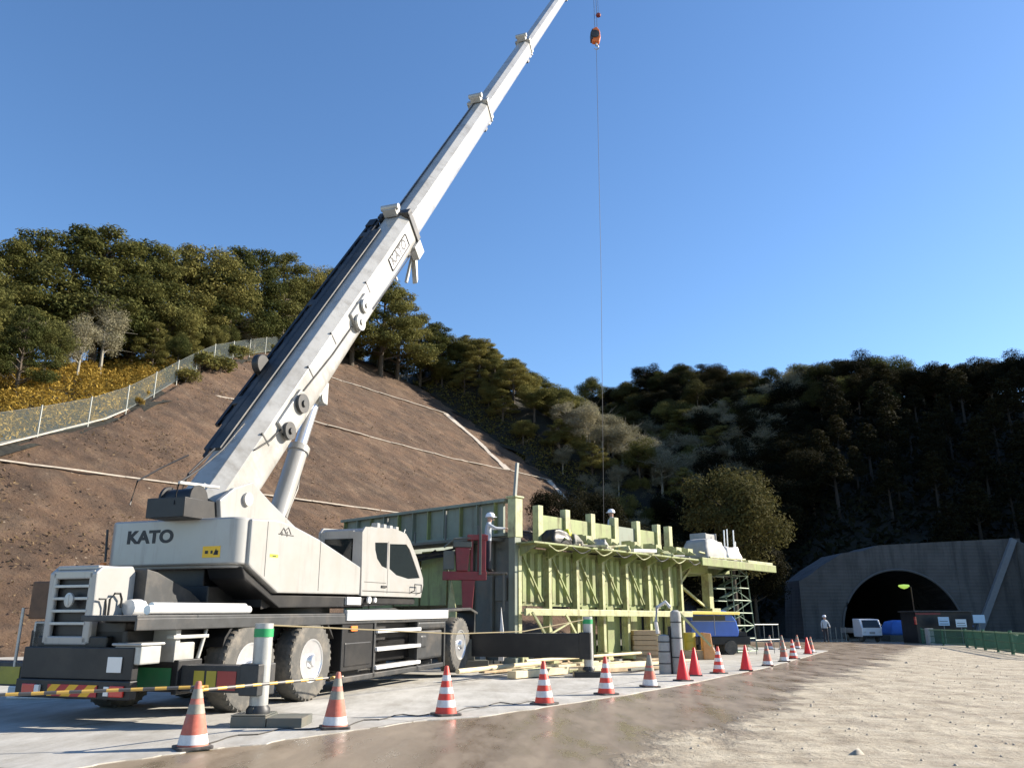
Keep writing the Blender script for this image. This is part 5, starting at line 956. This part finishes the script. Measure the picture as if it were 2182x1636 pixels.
# ---------------------------------------------------------------- people
def person(name, loc, rz, joints, label, helmet='helmet', scale=1.0, shirt='cloth_pale', split=.95, band=True):
    root = tag(empty(name, loc, rz), label, 'person'); root.scale = (scale,) * 3
    J = {'pel': (0, 0, .95, .13), 'spn': (0, 0, 1.15, .125), 'chs': (0, 0, 1.38, .15), 'nek': (0, .01, 1.52, .06), 'hd0': (0, .015, 1.6, .085), 'hd1': (0, .015, 1.7, .09),
         'shl': (-.19, 0, 1.43, .065), 'ell': (-.27, 0, 1.16, .047), 'wrl': (-.27, .06, .92, .034), 'hal': (-.27, .09, .84, .035), 'shr': (.19, 0, 1.43, .065), 'elr': (.27, 0, 1.16, .047), 'wrr': (.27, .06, .92, .034), 'har': (.27, .09, .84, .035),
         'hpl': (-.1, 0, .88, .095), 'knl': (-.11, .02, .49, .065), 'anl': (-.11, 0, .09, .048), 'tol': (-.12, .16, .04, .04), 'hpr': (.1, 0, .88, .095), 'knr': (.11, .02, .49, .065), 'anr': (.11, 0, .09, .048), 'tor': (.12, .16, .04, .04)}
    J.update(joints); ks = list(J); E_ = [('pel', 'spn'), ('spn', 'chs'), ('chs', 'nek'), ('nek', 'hd0'), ('hd0', 'hd1'), ('chs', 'shl'), ('shl', 'ell'), ('ell', 'wrl'), ('wrl', 'hal'), ('chs', 'shr'), ('shr', 'elr'), ('elr', 'wrr'), ('wrr', 'har'), ('pel', 'hpl'), ('hpl', 'knl'), ('knl', 'anl'), ('anl', 'tol'), ('pel', 'hpr'), ('hpr', 'knr'), ('knr', 'anr'), ('anr', 'tor')]
    me = bpy.data.meshes.new('body'); me.from_pydata([J[k_][:3] for k_ in ks], [(ks.index(a), ks.index(b)) for a, b in E_], []); o = bpy.data.objects.new('body', me); SC.collection.objects.link(o); o.parent = root
    o.modifiers.new('skin', 'SKIN'); sk = me.skin_vertices[0].data
    for i, k_ in enumerate(ks): sk[i].radius = (J[k_][3] * (1.25 if k_ in ('chs', 'pel', 'spn') else 1), J[k_][3] * (.85 if k_ in ('chs', 'pel', 'spn') else 1)); sk[i].use_root = (k_ == 'pel')
    o.modifiers.new('sub', 'SUBSURF').levels = 2; o.modifiers['sub'].render_levels = 2
    m_ = bpy.data.materials.new('worker_body'); m_.use_nodes = True; N = m_.node_tree.nodes; Lk = m_.node_tree.links; p = N['Principled BSDF']; p.inputs['Roughness'].default_value = .8
    tc = N.new('ShaderNodeTexCoord'); s_ = N.new('ShaderNodeSeparateXYZ'); Lk.new(tc.outputs['Object'], s_.inputs[0]); r_ = N.new('ShaderNodeValToRGB'); r_.color_ramp.interpolation = 'CONSTANT'; dv = N.new('ShaderNodeMath'); dv.operation = 'DIVIDE'; dv.inputs[1].default_value = 2; Lk.new(s_.outputs[2], dv.inputs[0]); Lk.new(dv.outputs[0], r_.inputs[0])
    e = r_.color_ramp.elements; e[0].position = 0; e[0].color = (.03, .025, .02, 1); e[1].position = .06; e[1].color = (*M['cloth_dark'].node_tree.nodes['Principled BSDF'].inputs[0].default_value[:3], 1); e2 = e.new(split / 2); e2.color = (*M[shirt].node_tree.nodes['Principled BSDF'].inputs[0].default_value[:3], 1); e3 = e.new(.765); e3.color = (.42, .25, .18, 1); Lk.new(r_.outputs[0], p.inputs[0]); me.materials.append(m_)
    hx, hy, hz, _ = J['hd1']
    h_ = MB(); h_.lathe([(.145, .0), (.14, .03), (.125, .09), (.085, .135), (0, .155)], (hx, hy, hz), 'z', 20, sx=.92, sy=1.08); h_.prism([(hx - .1, hy + .1), (hx + .1, hy + .1), (hx + .06, hy + .2), (hx - .06, hy + .2)], 'z', hz - .005, hz + .012); h_.build('helmet', M[helmet], root, smooth=True)
    f_ = MB(); f_.lathe([(.02, -.02), (.012, .02)], (hx, hy + .105, hz - .07), 'z', 8); f_.build('nose', M['skin'], root)
    for s in (-1, 1):
        for nm in ('l', 'r'): pass
        MB().lathe([(0, -.008), (.010, 0), (0, .008)], (hx + s * .035, hy + .092, hz - .04), 'z', 8).build('eye', M['ink'], root)
    for w_, hnd in (('wrl', 'hal'), ('wrr', 'har')):
        w = Vector(J[w_][:3]); q = Vector(J[hnd][:3]); d = (q - w).normalized(); side = d.cross(Vector((0, 0, 1)));
        if side.length < .1: side = Vector((1, 0, 0))
        side.normalize(); dn = d.cross(side); hm = MB()
        for k, ln in enumerate((.075, .085, .08, .065)):
            a = q + side * (.026 - .0175 * k) + d * .01; hm.tube([a, a + d * ln * .55 + dn * .008, a + d * ln + dn * .03], .0085, 6, r2=.0065)
        a = q + side * .034 - d * .02; hm.tube([a, a + side * .03 + d * .03, a + side * .035 + d * .055], .0095, 6, r2=.007); hm.build('hand', M['skin'], root, smooth=True)
    return root
wp = at(1040, 1095, 25.3); p0 = fwp(-.55, 1.35, 3.93)
wk = person('person', (float(wp[0]), 25.35, float(wp[2]) - 1.78), math.radians(-80), {'ell': (-.22, .16, 1.36, .047), 'wrl': (-.16, .42, 1.36, .034), 'hal': (-.15, .5, 1.36, .033), 'elr': (.22, .2, 1.33, .047), 'wrr': (.14, .45, 1.34, .034), 'har': (.13, .53, 1.34, .033), 'hd0': (0, .05, 1.6, .085), 'hd1': (0, .07, 1.69, .09), 'nek': (0, .03, 1.52, .06)},
            'worker in pale shirt and white helmet reaching forward on the formwork end', scale=1.0)
m = MB(); m.box(-.6, .6, -.4, .4, 0, .06); m.bar((-.5, -.35, .0), (-.5, -.35, -1.1), .05); m.bar((.5, -.35, 0), (.5, -.35, -1.1), .05); m.build('working_platform', M['fdark'], FW)
FW.children[-1].matrix_parent_inverse = FW.matrix_world.inverted() if False else FW.children[-1].matrix_parent_inverse
bpy.context.view_layer.update(); pf = [c for c in FW.children if c.name.startswith('working_platform')][0]; pf.matrix_world = Matrix.Translation((float(wp[0]), 25.35, float(wp[2]) - 1.84))
wp2 = at(1303, 1088, 31.5); person('person', (float(wp2[0]), 31.5, float(wp2[2]) - 1.78), 2.0, {}, 'worker seen only by the white helmet behind the upper formwork posts')
pf2 = MB().box(-.6, .6, -.5, .5, -.06, 0).build('working_platform', M['fdark'], FW); bpy.context.view_layer.update(); pf2.matrix_world = Matrix.Translation((float(wp2[0]), 31.5, float(wp2[2]) - 1.78))
person('person', (22.0, 59.0, 0), math.radians(190), {'ell': (-.3, .05, 1.18, .047), 'wrl': (-.24, .22, 1.05, .034), 'hal': (-.2, .28, 1.04, .033)}, 'worker standing in the shade left of the small white truck', shirt='cloth_pale')

# ---------------------------------------------------------------- stair tower of scaffold tubes
stt = tag(empty('scaffold_stair_tower', tuple(fwp(15.0, .2, 0)), fa), 'scaffold tube stair tower under the cantilever deck', 'scaffold')
m = MB()
for k in range(7):
    z = .1 + .55 * k
    for (x, y) in ((0, 0), (1.6, 0), (0, 1.2), (1.6, 1.2)): m.tube([(x * (1.25 - .05 * k), y, z), (x * (1.25 - .05 * (k + 1)), y, z + .55)], .03, 6)
    m.tube([(0, 0, z), (1.6 * (1.25 - .05 * k), 0, z)], .025, 6); m.tube([(0, 1.2, z), (1.6 * (1.25 - .05 * k), 1.2, z)], .025, 6)
m.build('tube_frame', mat('scaffold_pale_green', (.15, .20, .14), .5, .2, var=.3, scale=5), stt, smooth=True)
m = MB()
for k in range(7):
    z = .1 + .55 * k; w = 1.6 * (1.25 - .05 * k); m.bar((0, 0, z), (w, 0, z + .55), .035) if k % 2 else m.bar((w, 0, z), (0, 0, z + .55), .035)
    m.bar((.1, .6, z + .1), (w - .1, .6, z + .5), .3, .04); m.tube([(w * .5, 0, z), (w * .45, 0, z + .55)], .02, 5); m.box(0, w, .3, .9, z, z + .04)
m.build('brace_and_tread', mat('scaffold_green', (.08, .13, .09), .5, .2, var=.4, scale=5), stt)
m = MB()
for x in (0, .9, 1.8, 2.4): m.tube([(x, -.9, .0), (x, -.9, 1.3)], .018, 6)
for z in (.6, 1.25): m.tube([(0, -.9, z), (2.4, -.9, z)], .025, 6)
m.build('foot_rail', M['post'], stt)

# blue machine
bm = tag(empty('blue_compressor', (7.75, 36.4, 0), math.radians(4)), 'blue engine compressor with rounded nose parked under the yellow deck beam', 'compressor')
m = MB(); m.prism([(0, .75), (2.1, .75), (2.14, 1.0), (2.05, 1.4), (1.8, 1.75), (1.5, 1.85), (0, 1.85)], 'y', 0, 1.3); m.build('canopy', M['blue'], bm, bevel=.05)
m = MB(); m.box(.1, 1.55, -.015, 0, 1.42, 1.62); m.build('side_vent', M['glass'], bm)
m = MB(); m.box(1.05, 1.07, -.02, 0, .8, 1.8); m.box(0, 2.0, -.02, 0, 1.38, 1.4); m.build('panel_seam', M['lgrey'], bm)
m = MB(); m.box(.3, 2.6, -.02, 1.3, .42, .75); m.box(2.0, 2.5, .1, 1.1, .75, .95); m.build('chassis', M['black'], bm, bevel=.02)
for x in (.6, 1.7):
    w = MB(); w.lathe([(.15, -.09), (.28, -.09), (.3, -.05), (.3, .05), (.28, .09), (.15, .09)], (x, 0, .3), 'y', 24); w.build('wheel', M['tyre'], bm, smooth=True); w = MB(); w.lathe([(.15, -.09), (.15, .09)], (x, 1.25, .3), 'y', 24); w.lathe([(.3, -.08), (.3, .08)], (x, 1.25, .3), 'y', 24); w.build('wheel', M['tyre'], bm, smooth=True)
o = MB().lathe([(.0, 0), (.22, 0), (.22, .3), (.235, .31), (.22, .33), (.22, .62), (.0, .62)], n=24).build('yellow_drum', M['yellow_paint'], None, smooth=True, loc=(6.75, 32.0, .35)); tag(o, 'small yellow drum beside the blue compressor', 'drum')
o = MB().box(-.5, .5, -.3, .3, 0, .33).build('timber_block', M['wood'], None, bevel=.02, loc=(6.9, 32.0, .0)); tag(o, 'low timber block under the yellow drum', 'block')
o = MB().prism([(-.18, 0), (.35, 0), (.16, .5), (.12, .95), (-.2, .98)], 'y', -.2, .2).build('orange_box', mat('pale_orange', (.6, .3, .12), .6, var=.15), None, bevel=.03, loc=(7.35, 31.8, .0)); tag(o, 'pale orange upright casing between the yellow drum and the cones', 'casing')
m = MB(); m.bar((6.3, 31.5, 1.7), (7.4, 31.4, .5), .08); tag(m.build('leaning_rod', M['fpale']), 'pale pole leaning across the blue compressor', 'pole')

# grey upright pipe pieces and pole
for i, (px, top, w_, lb) in enumerate(((1418, 1352, .16, 'shorter grey wrapped upright pipe, left of the black pole'), (1446, 1300, .15, 'taller grey wrapped upright pipe, right of the black pole'))):
    b_ = gnd(px, 1436); t_ = at(px, top, float(b_[1])); h_ = float(t_[2]); r = tag(empty('upright_pipe', (float(b_[0]), float(b_[1]), 0.01)), lb, 'pipe')
    m = MB(); m.lathe([(0, 0), (w_, 0), (w_ * 1.02, .02), (w_ * 1.02, h_ * .55)], n=24); m.lathe([(w_ * .96, h_ * .555), (w_ * .98, h_ * .9), (w_ * .9, h_ * .97), (w_ * .4, h_), (0, h_)], n=24); m.build('wrapped_tube', M['greypipe'], r, smooth=True)
    for z in (.25, .55, .8): MB().lathe([(w_ * 1.04, z * h_), (w_ * 1.04, z * h_ + .03)], n=24).build('strap', M['dgrey'], r)
b_ = gnd(1432, 1436); o = MB().tube([(0, 0, 0), (0, 0, 1.25)], .05, 10).build('black_pole', M['black'], None, smooth=True, loc=(float(b_[0]), float(b_[1]) + .05, 0)); tag(o, 'black pole standing between the two grey wrapped pipes', 'pole')
m = MB(); m.tube([(0, 0, 1.75), (-.1, .1, 1.9), (-.35, .1, 1.75), (-.42, 0, 1.35), (-.38, 0, 1.05)], .05, 8); o = m.build('white_hose', M['tarpwhite'], None, smooth=True, loc=(float(b_[0]) + .1, float(b_[1]) + .3, 0)); tag(o, 'bent white hose hanging over the top of the grey wrapped pipes', 'hose')

# timber stack and material laid on the ground
proto_t = None
for k in range(6):
    for j in range(2):
        o = MB().box(-.5, .5, -.22, .22, 0, .16).build('timber_baulk', M['wood'], None, bevel=.012) if proto_t is None else copy_tree(proto_t)
        proto_t = proto_t or o; o.location = (4.85 + .03 * math.sin(k * 3 + j), 30.6 + .5 * j, .03 + .175 * k); o.rotation_euler = (0, 0, .1 + .02 * math.sin(k * 5))
        tag(o, 'squared timber baulk in the stack beside the grey wrapped pipes', 'timber', 'timber baulks stacked under the formwork')
pr = {}
def lay(kind, px0, py0, px1, py1, z, label, group, w=.12, h=.09):
    a = gnd(px0, py0, z); b = gnd(px1, py1, z); a = Vector([float(v) for v in a]); b = Vector([float(v) for v in b]); ln = (b - a).length
    if kind == 'pipe': o = MB().tube([(0, 0, 0), (ln, 0, 0)], w / 2, 10).build('pale_pipe', M['woodpale'], None, smooth=True)
    else: o = MB().box(0, ln, -w / 2, w / 2, -h / 2, h / 2).build('plank', M[kind], None, bevel=.01)
    o.location = a; o.rotation_euler = (0, 0, math.atan2(b.y - a.y, b.x - a.x)); tag(o, label, 'pipe' if kind == 'pipe' else 'plank', group)
lay('woodpale', 1090, 1437, 1205, 1427, .12, 'thick pale yellow beam lying just behind the second striped cone from the crane', None, .26, .17)
lay('woodpale', 1240, 1426, 1370, 1413, .12, 'thick pale yellow beam lying behind the third striped cone from the crane', None, .24, .16)
lay('pipe', 975, 1430, 1150, 1412, .25, 'long pale pipe with an orange end in front of the front crane wheel', None, .12)
lay('pipe', 1120, 1408, 1370, 1390, .3, 'long thin pipe laid across the timber under the front outrigger beam', None, .1)
rr = random.Random(21)
for k in range(60):
    px = rr.uniform(1005, 1375); py = rr.uniform(1398, 1434) - (px - 1010) * .02; ln = rr.uniform(40, 130)
    lay(rr.choice(['wood', 'woodpale', 'wood', 'fdark', 'fpale']), px, py, px + ln, py - ln * rr.uniform(.04, .12), .06 + .05 * rr.random(), 'loose board in the scattered material below the formwork', 'loose boards scattered below the formwork', rr.uniform(.1, .22), rr.uniform(.05, .1))
for k in range(9):
    x, y = (gnd(1028 + 15 * k, 1421 - .9 * k))[:2]; o = MB().box(-.09, .09, -.12, .12, 0, .32).build('concrete_block', M['conc'], None, bevel=.02) if k == 0 else cb.copy()
    if k == 0: cb = o
    else: SC.collection.objects.link(o)
    o.location = (float(x), float(y) + .3, .0); tag(o, 'small pale concrete block in the row beside the front crane wheel', 'block', 'pale blocks in a row by the front wheel')
for k in range(46):
    px = rr.uniform(1040, 1400); py = rr.uniform(1392, 1418); x, y = gnd(px, py)[:2]; s = rr.uniform(.08, .22)
    o = rough_box('rubble_lump', s * 1.6, s, s * .8, M['conc'] if rr.random() < .6 else M['fdark'], k + 40, .1) if k < 4 else lumps[k % 4].copy()
    if k < 4: lumps = (lumps if k else []) + [o]
    else: SC.collection.objects.link(o)
    o.location = (float(x), float(y), .01); o.rotation_euler = (0, 0, rr.uniform(0, 6)); tag(o, 'small lump of debris among the loose boards', 'debris', 'debris lumps among the boards')
m = MB(); m.box(0, 1.1, 0, .8, 0, .22); m.box(.1, 1.3, .1, .6, .23, .3); m.bar((.0, .2, .33), (1.5, .5, .36), .05)
p_ = gnd(12, 1490); o = m.build('pallet_load', M['cone_white'], None, bevel=.02, loc=(float(p_[0]), float(p_[1]), .012)); tag(o, 'pale pallet load on the ground behind the striped bar at the far left', 'pallet')

# ---------------------------------------------------------------- cones
def cone_mesh(kind):
    R0, R1, H = .165, .028, .70; r = empty('traffic_cone'); rad = lambda z: R0 + (R1 - R0) * ((z - .03) / (H - .03))
    body = {'stripe': 'cone_red', 'bright': 'cone_bright', 'faded': 'cone_faded', 'old': 'cone_faded'}[kind]
    MB().lathe([(rad(.03), .03), (rad(H - .01), H - .01), (R1 * .8, H), (0, H)], n=32).build('cone_body', M[body], r, smooth=True)
    bands = {'stripe': [(.12, .22, 'cone_white'), (.31, .40, 'cone_white'), (.49, .57, 'cone_white')], 'bright': [], 'faded': [(.05, .15, 'cone_white'), (.36, .46, 'cone_grey'), (.52, .62, 'cone_grey')], 'old': [(.04, .16, 'cone_white'), (.33, .40, 'cone_grey'), (.44, .66, 'cone_grey')]}[kind]
    for a, b, mt in bands: MB().lathe([(rad(a) + .002, a), (rad(b) + .002, b)], n=32).build('reflective_band', M[mt], r, smooth=True)
    MB().prism(rrect(-.19, .19, -.19, .19, .04, 3), 'z', 0, .032).build('cone_base', M['rubber'], r, bevel=.006); return r
cprot = {}
cones = [(410, 1593, 'faded', 'faded red cone nearest the camera, with grey sleeve, in front of the rear outrigger', 1.0), (713, 1550, 'faded', 'dull orange cone with grey sleeve just right of the rear outrigger pad', 1.0),
 (950, 1522, 'stripe', 'red and white striped cone in front of the front crane wheel', 1), (1160, 1499, 'stripe', 'red and white striped cone left of the small black outrigger pad', 1), (1292, 1478, 'stripe', 'red and white striped cone right of the small black outrigger pad', 1),
 (1385, 1462, 'old', 'dirty grey topped cone in front of the grey wrapped pipes', 1), (1456, 1449, 'bright', 'plain bright red cone right of the grey wrapped pipes, front one of a pair', 1), (1481, 1438, 'bright', 'plain bright red cone right of the grey wrapped pipes, rear one of a pair', 1),
 (1532, 1433, 'stripe', 'red cone with white bands in front of the blue compressor', 1), (1590, 1427, 'bright', 'plain red cone right below the scaffold stair tower', 1), (1636, 1417, 'faded', 'pale red cone, first one right of the plain red cone below the stair tower', 1), (1671, 1408, 'old', 'grey streaked cone, second to the right of the stair tower', 1),
 (1691, 1402, 'stripe', 'banded cone, third to the right of the stair tower', 1), (1722, 1392, 'bright', 'red cone in the last pair at the far end of the row, front one', 1), (1729, 1389, 'faded', 'pale red cone in the last pair at the far end of the row, rear one', 1),
 (1641, 1382, 'old', 'grey topped cone in the back row near the stair tower', 1), (1668, 1382, 'old', 'second grey topped cone in the back row, nearer the portal', 1), (1700, 1381, 'faded', 'pale red cone in the back row just left of the last pair', 1)]
for px, py, kd, lb, s in cones:
    g_ = gnd(px, py + 1, .012)
    if kd not in cprot: cprot[kd] = cone_mesh(kd); c = cprot[kd]
    else: c = copy_tree(cprot[kd])
    c.location = (float(g_[0]), float(g_[1]), .013); c.rotation_euler = (rnd.uniform(-.02, .02), rnd.uniform(-.02, .02), rnd.uniform(0, 1.5)); tag(c, lb, 'traffic cone', 'traffic cones along the haul road')
def cbar(p, q, label):
    p = Vector(p); q = Vector(q); r = MB(); ln = (q - p).length; r.tube([(-.1, 0, 0), (ln + .1, 0, 0)], .018, 8)
    for x in (0, ln): r.lathe([(.055, -.012), (.062, 0), (.055, .012)], (x, 0, 0), 'z', 16)
    o = r.build('barrier_bar', M['barstripe'], None, smooth=True); o.location = p; d = (q - p).normalized(); o.rotation_mode = 'QUATERNION'; o.rotation_quaternion = d.to_track_quat('X', 'Z'); tag(o, label, 'barrier bar')
c1 = gnd(410, 1594); c2 = gnd(713, 1551); c1 = (float(c1[0]), float(c1[1]), .64); c2 = (float(c2[0]), float(c2[1]), .64)
cL = (-5.55, 9.2, .60); cbar((-6.2, 9.1, .585), (c1[0], c1[1], .645), 'yellow and black striped bar left of the nearest cone')
e_ = at(690, 1443, 11.6); cbar((c1[0], c1[1], .61), (c2[0], c2[1], .64), 'yellow and black striped bar joining the two faded cones across the outrigger')
m = MB(); m.tube([tuple(L(XR, -1.2, 1.36)), tuple(L(-.6, -1.4, 1.24)), tuple(L(2.2, -1.9, 1.1)), tuple(L(5, -2.4, 1.08)), tuple(L(XF - .2, -3.1, 1.3))], .012, 6); tag(m.build('yellow_rope', M['rope'], None, smooth=True), 'sagging yellow rope tied between the two near outrigger jacks', 'rope')
# rope shadows on the apron between cone feet, laid in as thin dark tubes
rope_shadow_m = mat('rope_shadow_dark', (.05, .045, .04), .8)
for i, ((a0, b0), (a1, b1), lb) in enumerate((((420, 1590), (700, 1552), 'dark line laid in as a rope shadow on the concrete between the two faded cones'), ((725, 1551), (940, 1524), 'dark line laid in as a rope shadow on the concrete running to the first striped cone'), ((965, 1520), (1150, 1500), 'dark line laid in as a rope shadow on the concrete left of the second striped cone'))):
    P = [];
    for t in np.linspace(0, 1, 14): g_ = gnd(a0 + (a1 - a0) * t, b0 + (b1 - b0) * t - 8 * math.sin(t * 3.1) + 3 * math.sin(t * 17 + i)); P.append((float(g_[0]), float(g_[1]), .022))
    tag(MB().tube(P, .008, 5).build('rope_shadow', rope_shadow_m, None, smooth=True), lb, 'rope_shadow')

# ---------------------------------------------------------------- far right: vehicles, signs, fence, lamp
kt = tag(empty('small_white_truck', (25.7, 60.0, 0), math.radians(4)), 'small white truck facing the camera in the shade of the tunnel mouth', 'truck')
m = MB(); m.prism([(0, .35), (-.02, .95), (.28, 1.55), (1.3, 1.6), (1.3, .35)], 'x', -.74, .74); m.v = [(x, y, z) for x, y, z in m.v]; m.build('truck_cab', mat('truck_white', (.7, .72, .75), .35, coat=.4), kt, bevel=.04)
m = MB(); m.add([(-.64, -.035, .98), (.64, -.035, .98), (.58, .22, 1.5), (-.58, .22, 1.5)], [(0, 1, 2, 3)]); m.build('windscreen', M['glass'], kt)
m = MB(); m.box(-.72, .72, 1.35, 3.3, .6, .66); m.box(-.74, -.7, 1.35, 3.3, .66, .95); m.box(.7, .74, 1.35, 3.3, .66, .95); m.build('load_bed', M['lgrey'], kt, bevel=.01)
for s in (-1, 1): MB().lathe([(.09, -.03), (.07, -.045), (0, -.05)], (s * .55, 0, .72), 'y', 16).build('headlight', M['lampwhite'], kt, smooth=True)
MB().box(-.2, .2, -.03, 0, .55, .7).build('number_plate', M['sheetgrey'], kt)
MB().box(-.72, .72, -.06, 0, .33, .45).build('bumper', M['dgrey'], kt, bevel=.02)
for x in (-.62, .62):
    for y in (.55, 2.7): MB().lathe([(.15, -.07), (.27, -.07), (.28, 0), (.27, .07), (.15, .07)], (x, y, .28), 'x', 22).v and (lambda w: w.build('wheel', M['tyre'], kt, smooth=True))(MB().lathe([(0, -.07), (.15, -.07), (.27, -.07), (.28, 0), (.27, .07), (0, .07)], (y, x, .28), 'y', 22)).__setattr__('rotation_euler', (0, 0, 0))
for w in [c for c in kt.children if c.name.startswith('wheel')]:
    for v in w.data.vertices: v.co = (v.co.y, v.co.x, v.co.z)
# covered loads between truck and signs
o = rough_box('tarp_covered_load', 2.6, 1.6, 1.0, M['tarpblue'], 3); o.location = (29.1, 62.5, .45); tag(o, 'blue tarp covered load right of the small white truck', 'covered load')
o = MB().box(-1.4, 1.4, -.8, .8, 0, .46).build('low_trailer', M['fdark'], None, bevel=.03, loc=(29.1, 62.5, 0)); tag(o, 'low dark trailer under the blue tarp load', 'trailer')
ta = tag(empty('grey_bench', (30.2, 57.5, 0)), 'grey topped stand with pale legs between the truck and the sign boards', 'stand')
MB().box(-1.1, 1.1, -.6, .6, 1.02, 1.16).build('top', M['tarpblue'], ta, bevel=.03); MB().box(-.3, .5, -.5, .5, .3, 1.02).build('cabinet', M['sheetgrey'], ta, bevel=.03)
for x in (-.95, .95):
    for y in (-.5, .5): MB().bar((x, y, 0), (x, y, 1.02), .12).build('leg', M['conc'], ta)
for i, x in enumerate((23.2, 24.0, 22.9)):
    pass
for i, (x, h) in enumerate(((22.7, 1.0), (23.1, 1.1), (23.5, .95), (23.9, 1.1), (24.2, 1.0))):
    o = MB().tube([(0, 0, 0), (0, 0, h)], .035, 8).lathe([(.14, 0), (.14, .05), (.03, .07)], n=14).build('barrier_post', M['post'], None, smooth=True, loc=(x, 61, 0)) if i == 0 else bp.copy()
    if i == 0: bp = o
    else: SC.collection.objects.link(o); o.location = (x, 61, 0)
    tag(o, 'grey barrier post standing between the worker and the white truck', 'post', 'barrier posts beside the white truck')
# site board hut with three signs
hut = tag(empty('dark_site_hut', (28.2, 56.6, 0)), 'low dark site hut behind the three small sign boards', 'hut')
MB().box(-.9, 2.9, 0, 2.2, 0, 2.0).build('hut_wall', M['black'], hut, bevel=.02); MB().box(-1.0, 3.0, -.12, 2.3, 2.0, 2.1).build('roof', M['dgrey'], hut, bevel=.02); MB().box(-.9, .8, -.03, 0, 1.84, 1.96).build('red_strip', M['red'], hut); MB().box(-.98, -.9, -.1, .1, 1.2, 1.7).build('red_lamp', M['lampred'], hut)
for i, (px, py, w_, h_, lb) in enumerate(((2011, 1323, .72, .55, 'leftmost of the three small pale blue sign boards by the dark hut'), (2048, 1327, .7, .5, 'middle of the three small sign boards, the whitest one'), (2086, 1318, .78, .52, 'rightmost of the three small pale blue sign boards'))):
    Yd = 55.6; c_ = at(px, py, Yd); s = tag(empty('sign_board', (float(c_[0]), Yd, 0)), lb, 'sign'); z = float(c_[2])
    MB().box(-w_ / 2, w_ / 2, -.02, .02, z - h_ / 2, z + h_ / 2).build('sign_panel', mat('sign_pale_blue', (.42, .58, .72) if i != 1 else (.68, .74, .76), .4), s, bevel=.008)
    k = MB()
    k.box(-w_ * .4, w_ * .35, -.028, -.02, z - .02, z + .015)
    if i != 2: k.box(-w_ * .4, w_ * .4, -.028, -.02, z - h_ * .33, z - h_ * .27)
    if i != 2: k.build('sign_mark', M['dgrey'], s)
    MB().tube([(0, .04, 0), (0, .04, z)], .03, 8).build('sign_post', M['post'], s)
# green guard fence
gf = tag(empty('green_guard_fence'), 'green painted guard fence with mesh bays at the right edge of the yard', 'fence')
FP = [(26.8, 55.0), (25.6, 47.5), (23.8, 42.5), (21.9, 37.0), (20.6, 33.2), (20.9, 29.6)]
rail = MB(); mesh_ = MB(); low = MB()
P = [Vector((x, y, 0)) for x, y in FP]
for a, b in zip(P[:-1], P[1:]):
    rail.bar(a + Vector((0, 0, .9)), b + Vector((0, 0, .9)), .09, .06); low.bar(a + Vector((0, 0, .12)), b + Vector((0, 0, .12)), .06, .06); low.bar(a + Vector((0, 0, .5)), b + Vector((0, 0, .5)), .03, .03)
    nn_ = int((b - a).length / .16)
    for k in range(nn_): q = a.lerp(b, (k + .5) / nn_); mesh_.bar(q + Vector((0, 0, .12)), q + Vector((0, 0, .9)), .02, .02)
    if (b - a).length > 5: c_ = a.lerp(b, .5); MB().tube([c_, c_ + Vector((0, 0, .95))], .06, 10).build('post', M['gfence'], gf, smooth=True)
for p in P: MB().tube([p, p + Vector((0, 0, 1.0))], .075, 10).build('post', M['gfence'], gf, smooth=True)
rail.build('top_rail', mat('pale_green_rail', (.22, .34, .2), .5), gf); low.build('lower_rail', M['gfence'], gf); mesh_.build('mesh_bar', M['gfence'], gf)
for i, (x, y) in enumerate(((26.6, 44.5), (25.2, 40.5), (27.0, 47.5))):
    o = rough_box('green_box', 1.5, 1.0, .75, M['gfence'], 60 + i); o.location = (x, y, 0); tag(o, ['green covered pile behind the middle of the green guard fence', 'green covered pile behind the near end of the green guard fence', 'green covered pile behind the far end of the green guard fence'][i], 'covered pile')
p_ = gnd(1987, 1372); o = MB().box(-.2, .2, -.2, .2, 0, .98).build('concrete_bollard', M['conc'], None, bevel=.03, loc=(26.6, 53.6, 0)); tag(o, 'pale square bollard at the far end of the green guard fence', 'bollard')
# lamp with balloon head
lp_ = at(1941, 1250, 66); lb_ = tag(empty('balloon_lamp', (float(lp_[0]), 66, 0)), 'tall thin lamp pole with yellow green balloon head in front of the tunnel arch', 'lamp')
zt = float(lp_[2]); MB().tube([(0, 0, 0), (0, 0, zt)], .05, 8).build('pole', M['rust'], lb_, smooth=True); MB().bar((0, 0, zt), (-.55, 0, zt + .02), .04).build('arm', M['dgrey'], lb_)
bal = bpy.data.materials.new('balloon_glow'); bal.use_nodes = True; p = bal.node_tree.nodes['Principled BSDF']; p.inputs['Base Color'].default_value = (.45, .6, .15, 1); p.inputs['Emission Color'].default_value = (.5, .75, .12, 1); p.inputs['Emission Strength'].default_value = .35
MB().lathe([(0, -.16), (.25, -.08), (.42, .05), (.38, .16), (0, .2)], (-.55, 0, zt), 'z', 20).build('balloon_head', bal, lb_, smooth=True)
for i, (px, py, r_) in enumerate(((2063, 1355, .25),)): pass
